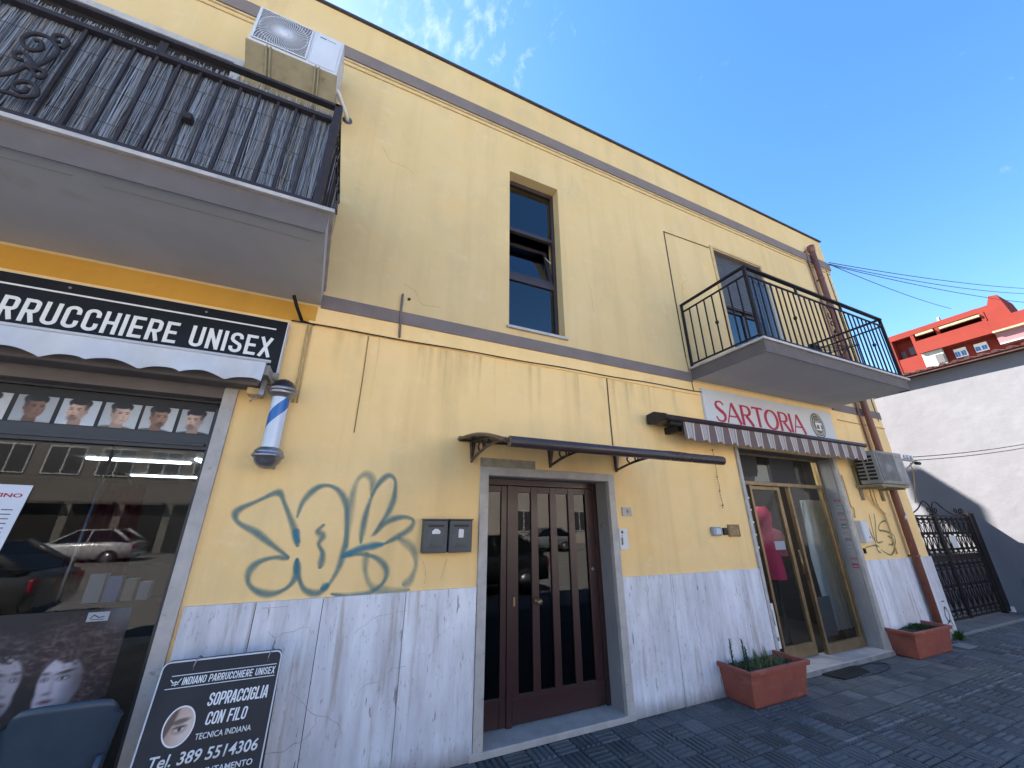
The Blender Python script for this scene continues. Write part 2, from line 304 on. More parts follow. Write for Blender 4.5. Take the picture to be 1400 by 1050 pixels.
def smoothpts(pts, k=5):
    P = [Vector(p) for p in pts]; out = []
    for i in range(len(P)-1):
        p0 = P[max(i-1, 0)]; p1 = P[i]; p2 = P[i+1]; p3 = P[min(i+2, len(P)-1)]
        for j in range(k):
            t = j/k; out.append(0.5*((2*p1)+(p2-p0)*t+(2*p0-5*p1+4*p2-p3)*t*t+(3*p1-p0-3*p2+p3)*t**3))
    out.append(P[-1]); return [tuple(p) for p in out]
def text(body, x, z, h, y, matl, parent, name='lettering', width=None, bold=0.0, align='LEFT', shear=0.0, ext=0.001, rot=None):
    cu = bpy.data.curves.new(name, 'FONT'); cu.body = body; cu.size = 1; cu.extrude = 0; cu.offset = bold; cu.shear = shear; cu.resolution_u = 3
    t = bpy.data.objects.new(name, cu); COL.objects.link(t)
    dg = bpy.context.evaluated_depsgraph_get(); me = bpy.data.meshes.new_from_object(t.evaluated_get(dg)); bpy.data.objects.remove(t)
    co = np.array([v.co[:] for v in me.vertices]); x0, x1 = co[:, 0].min(), co[:, 0].max(); z0, z1 = co[:, 1].min(), co[:, 1].max()
    s = h/(z1-z0); sx = (width/(x1-x0)) if width else s
    ox = {'LEFT': 0, 'CENTER': -0.5, 'RIGHT': -1}[align]*(x1-x0)*sx
    off = OFF.get(parent.name, Vector((0, 0, 0)))
    for v in me.vertices:
        p = Vector((x+(v.co.x-x0)*sx+ox, y, z+(v.co.y-z0)*s))
        if rot: p = rot(p)
        v.co = p-off
    bm = bmesh.new(); bm.from_mesh(me); r = bmesh.ops.extrude_face_region(bm, geom=bm.faces[:])
    bmesh.ops.translate(bm, vec=(0, ext, 0), verts=[e for e in r['geom'] if isinstance(e, bmesh.types.BMVert)])
    bmesh.ops.recalc_face_normals(bm, faces=bm.faces); bm.to_mesh(me); bm.free()
    me.materials.clear(); me.materials.append(matl)
    o = link(bpy.data.objects.new(name, me)); o.parent = parent; OFF[o.name] = off; return o

# condensed sign alphabet drawn as strokes in a box w x 1
def arc(cx, cy, rx, ry, a0, a1, n=6): return [(cx+rx*math.cos(rad(a0+(a1-a0)*i/n)), cy+ry*math.sin(rad(a0+(a1-a0)*i/n))) for i in range(n+1)]
def glyph(ch, w=0.46, s=0.15):
    a, b, lo, hi, mid = s/2, w-s/2, s/2, 1-s/2, 0.52; r = (b-a)/2; c = (a+b)/2; ry = r*0.95
    bowl = lambda y0, y1: [(a, y1)]+arc(b-r*0.8, y1-ry*0.8, r*0.8, ry*0.8, 90, 0, 5)+arc(b-r*0.8, y0+ry*0.8, r*0.8, ry*0.8, 0, -90, 5)+[(a, y0)]
    D = {
     'I': ([[(a, 0), (a, 1)]], s), 'N': ([[(a, 0), (a, 1)], [(b, 0), (b, 1)], [(a, 1-s*.4), (b, s*.4)]], w),
     'D': ([[(a, 0), (a, 1)], bowl(lo, hi)], w), 'A': ([[(a*.6, 0), (c-.03, 1)], [(c+.03, 1), (w-a*.6, 0)], [(a*.9+.05, .27), (w-a*.9-.05, .27)]], w),
     'O': ([arc(c, hi-ry, r, ry, 180, 0, 8)+arc(c, lo+ry, r, ry, 0, -180, 8)+[(a, hi-ry)]], w),
     'P': ([[(a, 0), (a, 1)], bowl(.42, hi)], w), 'R': ([[(a, 0), (a, 1)], bowl(.46, hi), [(c, .46), (b-.01, 0)]], w),
     'U': ([[(a, 1)]+arc(c, lo+ry, r, ry, 180, 360, 8)+[(b, 1)]], w),
     'C': ([[(b, .64)]+arc(c, hi-ry, r, ry, 0, 180, 8)+arc(c, lo+ry, r, ry, 180, 360, 8)+[(b, .36)]], w),
     'H': ([[(a, 0), (a, 1)], [(b, 0), (b, 1)], [(a, .5), (b, .5)]], w), 'E': ([[(a, 0), (a, 1)], [(a, lo), (w-.04, lo)], [(a, .5), (w-.08, .5)], [(a, hi), (w-.04, hi)]], w-.03),
     'S': ([[(b, .70)]+arc(c, hi-ry, r, ry, 0, 180, 7)+[(a, .66), (a+.05, .57), (c, .5), (b-.03, .42), (b, .34)]+arc(c, lo+ry, r, ry, 0, -180, 7)+[(a, .30)]], w),
     'X': ([[(a*.7, 0), (w-a*.7, 1)], [(a*.7, 1), (w-a*.7, 0)]], w), 'F': ([[(a, 0), (a, 1)], [(a, .5), (w-.08, .5)], [(a, hi), (w-.04, hi)]], w-.03),
     'L': ([[(a, 0), (a, 1)], [(a, lo), (w-.04, lo)]], w-.05), 'G': ([[(b, .68)]+arc(c, hi-ry, r, ry, 0, 180, 8)+arc(c, lo+ry, r, ry, 180, 360, 8)+[(b, .47), (c, .47)]], w),
     'T': ([[(c, 0), (c, 1)], [(0, hi), (w, hi)]], w), ' ': ([], .22)}
    return D[ch]
def strokes_text(body, x0, x1, z, h, y, parent, matl, slant=0.0, s=0.15, rot=None, name='lettering'):
    tot = 0; gs = []
    for ch in body:
        g, w = glyph(ch, s=s); gs.append((tot, g)); tot += w+0.085
    tot -= 0.085; k = (x1-x0)/tot; m = M()
    for o, g in gs:
        for n, pl in enumerate(g):
            pts = [(x0+(o+px+slant*pz)*k, z+pz*h) for px, pz in pl]
            m.ribbon(pts, s*h*0.92, y-0.0004*n, t=0.002)
    if rot: m.v = [tuple(rot(Vector(p))) for p in m.v]
    return build(name, m, matl, parent)

# painted pictures: dense grid with a colour attribute
def picture(name, x0, x1, z0, z1, y, fn, parent, nx=60, nz=60, label=None, rot=None, mask=None, matl=None):
    u, v = np.meshgrid(np.linspace(0, 1, nx), np.linspace(0, 1, nz))
    c = fn(u, v); X = x0+(x1-x0)*u; Z = z0+(z1-z0)*v
    off = OFF.get(parent.name, Vector((0, 0, 0)))
    co = np.stack([X, np.full_like(X, y), Z], -1).reshape(-1, 3)
    if rot: co = np.array([tuple(rot(Vector(p))) for p in co])
    i = np.arange((nx-1)*(nz-1)); a = (i//(nx-1))*nx+i % (nx-1)
    F = np.stack([a, a+1, a+nx+1, a+nx], -1)
    if mask is not None:
        mk = mask(u, v).ravel(); F = F[mk[F].all(1)]
    me = bpy.data.meshes.new(name); me.from_pydata((co-np.array(off)).tolist(), [], F.tolist())
    ca = me.color_attributes.new('Col', 'FLOAT_COLOR', 'POINT'); ca.data.foreach_set('color', np.concatenate([c.reshape(-1, 3), np.ones((nx*nz, 1))], 1).ravel().astype(np.float32))
    me.materials.append(matl or MT['pic']); o = link(bpy.data.objects.new(name, me)); o.parent = parent; OFF[o.name] = off
    if label: o['label'] = label
    return o
def vnoise(u, v, sx, sy, seed):
    r = np.random.default_rng(seed); g = r.random((sy+2, sx+2)); x = np.clip(u, 0, 1)*sx; y = np.clip(v, 0, 1)*sy; i = x.astype(int); j = y.astype(int); fx = x-i; fy = y-j
    fx = fx*fx*(3-2*fx); fy = fy*fy*(3-2*fy)
    return (g[j, i]*(1-fx)+g[j, i+1]*fx)*(1-fy)+(g[j+1, i]*(1-fx)+g[j+1, i+1]*fx)*fy
def ell(u, v, cx, cy, rx, ry, soft=0.15, a=0):
    ca, sa = math.cos(rad(a)), math.sin(rad(a)); x = (u-cx)*ca+(v-cy)*sa; y = -(u-cx)*sa+(v-cy)*ca
    d = np.sqrt((x/rx)**2+(y/ry)**2); return np.clip((1+soft-d)/(2*soft), 0, 1)
def over(c, m, col): return c*(1-m[..., None])+np.array(col)*m[..., None]

# ---------------------------------------------------------------- ground and pavement
g = M(); g.box(-400, 400, -400, 400, -0.5, -0.14); build('ground', g, MT['asphalt'], kind='structure')
g = M(); g.box(-200, 200, -24, -4.16, -0.14, -0.136); build('road', g, mat('pale_bounce_road', (.29, .275, .255), (.24, .23, .215), rough=.9, scale=3, bump=.2), kind='structure')  # road made pale to bounce sunlight onto the shaded facade
pv = M(); pv.box(-8, 14.5, -4.0, 0.0, -0.13, -0.013); pave = build('pavement', pv, MT['mortar'], kind='structure')
def tilemesh(name, depth, seed):
    r = random.Random(seed); m = M(); h = 0.0965; w = 2*h/4
    m.box(-h, h, -h, h, -0.012, -depth)
    for i in range(4):
        g_ = .0028+depth*.35; a = -h+i*w+g_; b = -h+(i+1)*w-g_; z = r.uniform(-0.0012, 0.0012); q = 0.005
        m.hexa([(a, -h+.003, -depth), (b, -h+.003, -depth), (b, h-.003, -depth), (a, h-.003, -depth), (a+q, -h+.003+q, z), (b-q, -h+.003+q, z), (b-q, h-.003-q, z), (a+q, h-.003-q, z)])
    me = bpy.data.meshes.new(name); me.from_pydata(m.v, [], m.f); me.update(); me.materials.append(MT['tile']); return me, m
crisp = [tilemesh('ribbed_tile', 0.0115, s) for s in (1, 2, 3)]; worn = [tilemesh('worn_tile', 0.0035, s) for s in (4, 5, 6)]
cells = []
for i in range(-38, 72):
    for j in range(0, 20):
        cx, cy = 0.1+i*0.2, -0.1-j*0.2
        if -0.99 < cy < -0.91: pass
        q = Vector((cx, cy+3.351, -1.65)); dd = q.dot(_w); px = 700+510.2*q.dot(_r)/dd if dd > 0 else -1; py = 525-510.2*q.dot(_u)/dd if dd > 0 else -1
        vis = dd > 0 and 0 < px < 1400 and 0 < py < 1050
        cells.append((0 if vis else 1, q.length, cx, cy, i, j))
cells.sort(); stuff = M(); nv = 0
for k, (inv, d, cx, cy, i, j) in enumerate(cells):
    wn = (4.3 < cx < 7.2 and cy > -0.85) or (vnoise(np.array((cx+8)/23), np.array((cy+4)/4), 20, 5, 3) > 0.72)
    me, mm = random.choice(worn if wn else crisp)
    rot = ((i+j) % 2)*math.pi/2+random.choice((0, math.pi)); dz = random.uniform(-0.0022, 0.0014); dr = random.uniform(-.008, .008)
    if k < 300 and not inv:
        o = link(bpy.data.objects.new('paving_tile', me)); o.parent = pave; o.location = (cx, cy, dz); o.rotation_euler = (random.uniform(-.004, .004), random.uniform(-.004, .004), rot+dr)
    else:
        c_, s_ = math.cos(rot), math.sin(rot)
        stuff.add([(cx+a*c_-b*s_, cy+a*s_+b*c_, z+dz) for a, b, z in mm.v], mm.f)
build('paving_tiles', stuff, MT['tile'], pave, kind='stuff')
# pale edging strip set flush in the paving
for a, b in ((3.9, 4.35), (4.42, 4.9), (5.0, 5.3), (5.65, 6.35), (6.37, 7.05), (7.1, 7.6), (8.3, 9.2)):
    m = M(); m.hexa([(a, -.978, -.012), (b, -.981, -.012), (b, -.962, -.012), (a, -.960, -.012), (a, -.978, .0022), (b, -.981, .0018), (b, -.962, .0018), (a, -.960, .0022)]); build('edging_strip', m, MT['strip'], pave)
ks = M(); ks.box(-8, 14.5, -4.16, -4.004, -0.14, 0.0); build('kerb', ks, MT['kerb'], kind='structure', bevel=0.01)
# lane slab in front of the gate with a pale nosing
ap = M(); ap.box(9.1, 12.48, 0.045, 9.0, -0.13, 0.012); build('lane_slab', ap, MT['concrete'], kind='structure')
nb = M(); nb.box(9.05, 13.5, -0.004, 0.04, -0.12, 0.016); build('lane_nosing', nb, MT['kerb'], kind='structure')
m = M(); m.box(8.3, 8.62, -0.34, -0.14, 0.0035, 0.006); build('manhole_plate', m, MT['kerb'], pave)
# far side of the street
m = M(); m.box(-60, 80, -24, -19, -0.14, 0.0); build('opposite_pavement', m, MT['kerb'], kind='structure')
m = M()
for i in range(-12, 16): m.box(i*4, i*4+2, -11.6, -11.48, -0.136, -0.132)
build('road_marking', m, MT['white'], kind='structure')
# doormat and grit
t = thing('doormat', 'thin black rubber doormat on the paving below the tailor shop step', 'doormat', (5.75, -0.14, 0))
m = M(); m.prism([(5.40, -0.035), (5.46, -0.26), (6.00, -0.245), (6.10, -0.02)], 0.003, 0.012, 'z'); build('mat', m, MT['black'], t)
m = M()
for i in range(11): x = 5.47+i*0.052; m.box(x, x+0.012, -0.235, -0.045, 0.012, 0.0145)
build('ribs', m, MT['black'], t)
m = M(); m.tube(smoothpts([(5.98, -0.10, 0.006), (6.35, -0.09, 0.006), (6.52, -0.16, 0.006), (6.38, -0.27, 0.006), (6.0, -0.30, 0.006), (5.75, -0.275, 0.006)], 6), 0.005, 6)
o = build('wire_loop', m, MT['cable']); o['label'] = 'dark loop of wire lying on the paving beside the doormat'; o['category'] = 'wire'
m = M(); r_ = random.Random(3)
for i in range(420):
    x = r_.uniform(2.2, 11); y = -abs(r_.gauss(0, 0.35))*(0.4 if r_.random() < .6 else 2.5); y = max(-3.5, min(-0.01, y)); s = r_.uniform(0.003, 0.009)
    m.tube([(x, y, 0.001), (x+s*r_.uniform(.5, 2.5), y+s, 0.004)], s*0.5, 4, col=None)
build('grit', m, MT['kerb'], kind='stuff')
m = M()
for i in range(26):
    x = r_.uniform(2.7, 9); y = -abs(r_.gauss(0, 0.12))-.01; a = r_.uniform(0, 6.28); L = r_.uniform(.012, .035)
    m.add([(x, y, .003), (x+L*math.cos(a), y+L*math.sin(a), .006), (x+L*.6*math.cos(a+.8), y+L*.6*math.sin(a+.8), .004)], [(0, 1, 2)])
build('dry_leaves', m, mat('dry_leaf', (0.3, 0.2, 0.09), (0.2, 0.12, 0.05), scale=30), kind='stuff')

# ---------------------------------------------------------------- the yellow building
B = thing('corner_building', 'long two storey yellow building with mauve bands, balconies and travertine base', 'building', (0, 0, 0))
XL, XR, ZT = -7.0, 9.0, 7.53
OPEN = [(-5.0, -0.90, 0.0, 2.60), (1.25, 2.62, 0.0, 2.07), (4.80, 6.985, 0.0, 2.60), (1.457, 2.184, 3.66, 6.01), (-4.2, -1.58, 3.65, 5.98), (5.24, 6.48, 3.65, 6.05)]
def wall(name, x0, x1, z0, z1, matl, ops):
    xs = sorted({x0, x1, *[v for o in ops for v in o[:2] if x0 < v < x1]}); zs = sorted({z0, z1, *[v for o in ops for v in o[2:] if z0 < v < z1]})
    m = M()
    for i in range(len(xs)-1):
        for j in range(len(zs)-1):
            cx, cz = (xs[i]+xs[i+1])/2, (zs[j]+zs[j+1])/2
            if any(o[0] < cx < o[1] and o[2] < cz < o[3] for o in ops): continue
            m.add([(xs[i], 0, zs[j]), (xs[i+1], 0, zs[j]), (xs[i+1], 0, zs[j+1]), (xs[i], 0, zs[j+1])], [(0, 1, 2, 3)])
            m.add([(xs[i], .3, zs[j]), (xs[i+1], .3, zs[j]), (xs[i+1], .3, zs[j+1]), (xs[i], .3, zs[j+1])], [(0, 3, 2, 1)])
    for a, b, c, d in ops:
        if a >= x1 or b <= x0: continue
        c_, d_ = max(c, z0), min(d, z1)
        if c_ >= d_: continue
        if a > x0: m.add([(a, 0, c_), (a, .3, c_), (a, .3, d_), (a, 0, d_)], [(0, 1, 2, 3)])
        if b < x1: m.add([(b, 0, c_), (b, .3, c_), (b, .3, d_), (b, 0, d_)], [(0, 3, 2, 1)])
        a_, b_ = max(a, x0), min(b, x1)
        if d < z1: m.add([(a_, 0, d), (b_, 0, d), (b_, .3, d), (a_, .3, d)], [(0, 3, 2, 1)])
        if c > z0: m.add([(a_, 0, c), (b_, 0, c), (b_, .3, c), (a_, .3, c)], [(0, 1, 2, 3)])
    me_f = list(m.f)
    o = build(name, m, matl, B); return o
# less faded paint below the left balcony, with bounce light put into its colour
wall('wall', XL, -0.405, 3.27, 3.45, MT['fresh_bounce'], [])['label'] = 'strong ochre plaster under the balcony, less faded and with bounce light in its colour'
wall('wall', XL, -0.405, 0, 3.27, MT['lower'], OPEN)['label'] = 'yellow plaster round the barber shop front'
wall('wall', -0.405, XR, 0, 3.45, MT['lower'], OPEN)['label'] = 'warm yellow ground floor plaster with graffiti and grime'
wall('wall', XL, XR, 3.45, ZT, MT['upper'], OPEN)['label'] = 'paler sun faded upper floor plaster'
m = M(); m.box(XR-.3, XR, .3, 9.2, 0, ZT-.02); m.box(XL, XL+.3, .3, 9.2, 0, ZT-.02); m.box(XL, XR, 9.2, 9.5, 0, ZT-.02)
build('side_wall', m, MT['upper'], B)
m = M(); m.box(XR-.29, XR+.0015, .002, .3, 0, ZT-.01); build('corner_wall', m, MT['upper'], B)
m = M(); m.box(XL+.3, XR-.3, .3, 9.2, 3.05, 3.3); m.box(XL+.3, XR-.3, .3, 9.2, 7.0, 7.3); build('floor_slab', m, MT['interior'], B)
m = M(); m.box(XL-.03, XR+.04, -.035, 9.6, ZT, ZT+.03); build('roof_coping', m, MT['coping'], B, bevel=.008)
m = M()
for x0, x1, zt in ((8.0, 8.5, 10.42), (4.6, 8.0, 10.02)): m.box(x0, x1, 7.12, 7.42, zt-.78, zt)
m.box(8.42, 8.5, 7.2, 7.28, 7.58, 9.64); m.box(4.6, 4.7, 7.2, 7.28, 7.58, 9.24); build('rooftop_shadow_beam', m, MT['band'], B)  # unseen rooftop beam and posts, shaped to cast the white wall's stepped shadow
# mauve bands, ledge and conduit lines
for a, b in ((-.385, 4.2), (7.45, XR+.012)):
    m = M(); m.box(a, b, -.012, .01, 3.445, 3.578); build('band', m, MT['band'], B)
m = M(); m.box(-.39, XR+.03, -.035, .01, 6.75, 6.935); m.box(XL, -.39, -.035, .01, 6.75, 6.935); build('band', m, MT['band'], B)
m = M(); m.box(XL, XR+.02, -.016, .01, 6.655, 6.672); m.box(XL, XR+.02, -.02, .01, 6.725, 6.748); build('ledge', m, mat('pale_ledge', (0.62, 0.50, 0.30), (0.5, 0.38, 0.2), scale=9, rough=.9), B)
def line(pts, r, matl, name, parent=B, n=6, sm_=0, label=None):
    m = M(); m.tube(smoothpts(pts, sm_) if sm_ else pts, r, n); return build(name, m, matl, parent, label=label)
m = M(); m.box(-.45, 4.3, -.014, .01, 3.268, 3.30); build('ledge', m, MT['lower'], B)
pts = [(-.58+i*.33, -.022+random.uniform(-.003, .003), 3.262+.004*math.sin(i*1.7)+(i*.0035)) for i in range(16)]
line(pts, .0065, MT['cable'], 'cable', sm_=4, label='dark cable clipped along the ledge above the ground floor')
for x, z0, z1, r in ((.045, 2.35, 3.25, .004), (2.735, 2.46, 3.28, .006), (4.14, 3.8, 6.01, .007), (8.88, 3.4, 6.9, .006)):
    line([(x, -.008, z1), (x+random.uniform(-.01, .01), -.008, (z0+z1)/2), (x, -.008, z0)], r, MT['crack'] if r < .005 else MT['cable'], 'cable', sm_=4)
line([(4.14, -.008, 6.0), (5.16, -.008, 6.04)], .008, MT['crack'], 'cable')
line([(4.14, -.008, 3.8), (4.18, -.01, 3.30)], .006, MT['crack'], 'cable')
line([(7.5, -.012, 3.28), (XR, -.012, 3.27)], .007, MT['conduit'], 'conduit')
for dx in (-.015, .012): line([(-.435+dx, -.012, 3.25), (-.43+dx, -.012, 2.9), (-.425+dx, -.012, 2.55)], .008, MT['conduit'], 'conduit')
line([(.30, -.018, 3.77), (.30, -.018, 3.60), (.315, -.022, 3.29)], .011, MT['band'], 'conduit')
m = M(); m.lathe([(0, 0), (.014, 0), (.016, .01), (0, .014)], (.365, -.014, 3.735), 8, 'y'); build('pipe_stub', m, MT['black'], B)
# cracks and drip streaks
m = M(); rc = random.Random(5)
def crackline(x, z, L, ang, w):
    pts = [(x, z)]; a = ang
    for i in range(int(L/.04)): a += rc.gauss(0, .5); a = ang+(a-ang)*.8; pts.append((pts[-1][0]+.04*math.cos(a), pts[-1][1]+.04*math.sin(a)))
    m.ribbon(pts, [w*rc.uniform(.4, 1.2) for _ in pts], -.0012, t=.001)
for a in ((.3, 3.9, .5, .2, .0018), (-.1, 5.6, .5, -1.1, .0018), (2.6, 4.6, .5, -1.5, .0016), (2.45, 6.4, .5, -1.55, .0016), (.69, 1.37, .2, -1.5, .002), (.905, 1.36, .19, -1.5, .002), (7.9, 4.8, .5, -1.5, .002), (4.45, 5.3, 1.2, -1.56, .0018)): crackline(*a)
build('hairline_cracks', m, MT['crack'], B, kind='stuff')
def streakmat():
    mm = spray('rain_streak', (0.46, 0.36, 0.20), 0.28); return mm
ST = streakmat(); m = M()
for i in range(46):
    x = rc.choice([rc.gauss(.9, .35), rc.gauss(3.0, .3), rc.uniform(-.3, 4.2)]); L = rc.uniform(.1, .9); w = rc.choice([rc.uniform(.008, .015), rc.uniform(.03, .12)])
    z = 3.26; n = 6
    for k in range(n):
        f0, f1 = k/n, (k+1)/n; a0 = (1-f0)*rc.uniform(.6, .9) if k == 0 else a1; a1 = (1-f1)*rc.uniform(.45, .8); o0 = .004*math.sin(x*90+k)*(k > 0); o1 = .004*math.sin(x*90+k+1)
        b = len(m.v); m.add([(x-w/2+o0, -.0008, z-L*f0), (x+o0, -.0008, z-L*f0), (x+w/2+o0, -.0008, z-L*f0), (x-w/2+o1, -.0008, z-L*f1), (x+o1, -.0008, z-L*f1), (x+w/2+o1, -.0008, z-L*f1)], [(0, 1, 4, 3), (1, 2, 5, 4)])
        m.col[b:b+6] = [(0,)*3, (a0,)*3, (0,)*3, (0,)*3, (a1,)*3, (0,)*3]
build('rain_streaks', m, ST, B, kind='stuff', cols=True)
# travertine base slabs
def slab(x0, x1, z1=1.135, seed=0):
    m = M(); m.box(x0+.002, x1-.002, -.022+random.uniform(-.002, .0015), .004, .004, z1+random.uniform(-.004, .004))
    build('travertine_panel', m, MT['travertine'], B, bevel=.0015)
for xs in ([-.795, -.40, .01, .59, 1.168], [2.692, 3.31, 3.95, 4.40, 4.748], [7.062, 7.66, 8.30, XR+.02]):
    for a, b in zip(xs, xs[1:]): slab(a, b)
for a, b in ((-.79, 1.166), (2.694, 4.746), (7.064, XR)): m = M(); m.box(a, b, -.010, .003, .001, 1.128); build('joint_backing', m, MT['mortar'], B)
m = M(); m.box(XR, XR+.02, -.0, 1.2, 0, 1.13); build('travertine_panel', m, MT['travertine'], B)

m = M(); rc = random.Random(8)
for x, z, L, a in ((-.35, 1.02, .5, .1), (-.3, .96, .35, -.5), (.25, .9, .4, .3), (-.1, .6, .5, -.4), (.3, .45, .45, .2), (-.2, .3, .4, .5), (.8, .7, .3, 1.2), (3.6, .8, .4, -1.5)):
    pts = [(x, z)]; an = a
    for i in range(int(L/.03)): an = a+(an-a)*.85+rc.gauss(0, .45); pts.append((pts[-1][0]+.03*math.cos(an), max(.03, min(1.1, pts[-1][1]+.03*math.sin(an)))))
    m.ribbon(pts, [.0018*rc.uniform(.3, 1.3) for _ in pts], -.0255, t=.0015)
build('stone_cracks', m, mat('stone_crack', (.25, .22, .21), (.35, .31, .29), scale=20), B, kind='stuff')
SPL = spray('splash_dirt', (.20, .17, .14), .6); m = M()
for a, b in ((-.79, 1.166), (2.694, 4.746), (7.064, XR)):
    n = int((b-a)/.03)
    for i in range(n):
        x0_, x1_ = a+(b-a)*i/n, a+(b-a)*(i+1)/n; h = .10+.07*rc.random()
        q = len(m.v); m.add([(x0_, -.0262, .004), (x1_, -.0262, .004), (x1_, -.0262, h), (x0_, -.0262, h)], [(0, 1, 2, 3)]); m.col[q:q+4] = [(.9,)*3, (.9,)*3, (0,)*3, (0,)*3]
build('splash_dirt', m, SPL, B, kind='stuff', cols=True)
# graffiti
def graffiti(strokes, matl, w, par=B, label=None, y=-.0025):
    m = M()
    for k, pts in enumerate(strokes):
        pts = smoothpts([(a, 0, b) for a, b in pts], 6); pts = [(a, c) for a, _, c in pts]
        for q, (sw, al) in enumerate(((1.5, .22), (1.15, .40), (.8, .6), (.45, .7))):
            b = len(m.v); ws = [w*sw*(1+.28*math.sin(i*.37+k*2))*min(1, .45+.2*i, .45+.2*(len(pts)-1-i)) for i in range(len(pts))]
            m.ribbon(pts, ws, y-.0006*q-.0002*k, t=.0003); m.col[b:] = [(al,)*3]*(len(m.v)-b)
    return build('graffiti', m, matl, par, label=label, cols=True)
graffiti([[(-0.216, 1.476), (-0.264, 1.605), (-0.353, 1.77), (-0.392, 1.84), (-0.426, 1.851), (-0.522, 1.795), (-0.629, 1.731), (-0.643, 1.685), (-0.61, 1.639), (-0.502, 1.579), (-0.389, 1.499), (-0.257, 1.405)],
 [(-0.257, 1.402), (-0.347, 1.41), (-0.439, 1.385), (-0.485, 1.325), (-0.472, 1.251), (-0.401, 1.196), (-0.315, 1.181), (-0.237, 1.213), (-0.195, 1.286), (-0.209, 1.403)],
 [(-0.257, 1.674), (-0.238, 1.787), (-0.173, 1.884), (-0.094, 1.916), (-0.004, 1.882), (0.066, 1.778), (0.097, 1.603), (0.101, 1.462), (0.079, 1.326), (0.024, 1.211), (-0.041, 1.166), (-0.122, 1.194), (-0.173, 1.273), (-0.209, 1.39)],
 [(0.211, 1.488), (0.217, 1.661), (0.242, 1.812), (0.288, 1.939), (0.359, 2.014), (0.419, 1.976), (0.425, 1.848), (0.392, 1.723), (0.304, 1.558), (0.385, 1.647), (0.506, 1.686), (0.597, 1.663), (0.564, 1.586), (0.388, 1.484)],
 [(0.095, 1.407), (0.206, 1.418), (0.34, 1.386), (0.424, 1.299), (0.406, 1.203), (0.299, 1.142), (0.162, 1.132), (0.052, 1.158)],
 [(-0.063, 1.632), (-0.103, 1.583), (-0.063, 1.548), (-0.081, 1.493), (-0.044, 1.425), (-0.047, 1.325)]], MT['spray'], .034, label='teal spray painted bubble letters left of the letterboxes')
graffiti([[(0.388, 1.484), (0.229, 1.459), (0.082, 1.401)], [(-.25, 1.60), (-.235, 1.54), (-.215, 1.50)], [(-.205, 1.40), (-.20, 1.30)], [(-.02, 1.19), (.03, 1.22)]], MT['sprayblue'], .038, label='brighter blue overlaps of the bubble letters', y=-.005)
graffiti([[(0.491, 1.527), (0.608, 1.451), (0.651, 1.332), (0.615, 1.22), (0.557, 1.181)], [(0.262, 1.43), (0.272, 1.291), (0.337, 1.18), (0.471, 1.145), (0.621, 1.15)], [(0.115, 1.462), (0.102, 1.603), (0.1, 1.764), (0.119, 1.948), (0.178, 2.014), (0.238, 1.969), (0.246, 1.843)]], MT['sprayfaint'], .046, label='faded grey green strokes behind the bubble letters', y=-.0015)
graffiti([[(7.411, 1.677), (7.491, 1.447), (7.542, 1.387)], [(7.588, 1.777), (7.538, 1.475), (7.514, 1.272), (7.588, 1.227)], [(7.734, 1.794), (7.693, 1.655), (7.571, 1.387), (7.748, 1.384)],
 [(8.043, 1.601), (8.0, 1.679), (7.82, 1.64), (7.732, 1.549), (7.9, 1.525), (8.113, 1.469), (8.058, 1.318), (7.849, 1.19), (7.615, 1.269)], [(7.917, 1.456), (8.041, 1.409), (7.976, 1.335), (7.869, 1.337)], [(7.207, 1.307), (7.449, 1.331), (7.584, 1.313)]],
 spray('olive_spray_paint', (.26, .29, .18), .7), .022, label='small olive scribble beside the drainpipe')
graffiti([[(8.80, .30), (8.86, .42), (8.93, .33), (8.86, .22), (8.79, .33)], [(8.78, .20), (8.9, .24), (8.96, .14)], [(8.82, .5), (8.92, .5)]], spray('green_spray_paint', (.12, .2, .13), .8), .02, label='dark green tag on the stone at the building corner', y=-.026)

# ---------------------------------------------------------------- left balcony
def frame_rails(m, x0, x1, y, z):  m.box(x0, x1, y-.02, y+.02, z-.016, z+.016)
sl_ = M(); sl_.hexa([(-6, -1.02, 3.47), (-.33, -1.02, 3.47), (-.39, 0, 3.47), (-6, 0, 3.47), (-6, -1.02, 3.62), (-.33, -1.02, 3.62), (-.39, 0, 3.62), (-6, 0, 3.62)])
BL = build('balcony', sl_, MT['soffit'], B, label='grey left balcony slab screened with reeds')
m = M(); m.box(-6, -.33, -1.026, -1.0201, 3.455, 3.62); build('fascia', m, MT['fascia'], BL)
m = M(); m.hexa([(-6, -1.055, 3.62), (-.30, -1.055, 3.62), (-.37, 0, 3.62), (-6, 0, 3.62), (-6, -1.055, 3.65), (-.30, -1.055, 3.65), (-.37, 0, 3.65), (-6, 0, 3.65)]); build('marble_edge', m, MT['marble'], BL, bevel=.003)
for a, b, y in ((-2.3, -1.62, -.93), (-1.5, -.42, -.90)): m = M(); m.hexa([(a, y, 3.467), (b, y+.01, 3.467), (b, y+.015, 3.467), (a, y+.006, 3.467), (a, y, 3.47), (b, y+.01, 3.47), (b, y+.015, 3.47), (a, y+.006, 3.47)]); build('paint_ridge', m, MT['acgrey'], BL)
m = M(); m.box(-6, -.42, -1.015, -.965, 4.65, 4.675); frame_rails(m, -6, -.42, -.99, 4.515); frame_rails(m, -6, -.42, -.99, 3.70); m.box(-.45, -.40, -1.015, -.965, 3.65, 4.68)
m.box(-.44, -.41, -.965, 0, 4.645, 4.68); m.box(-.44, -.41, -.965, 0, 4.505, 4.53); m.box(-.44, -.41, -.965, 0, 3.69, 3.71); build('railing', m, MT['browniron'], BL, bevel=.002)
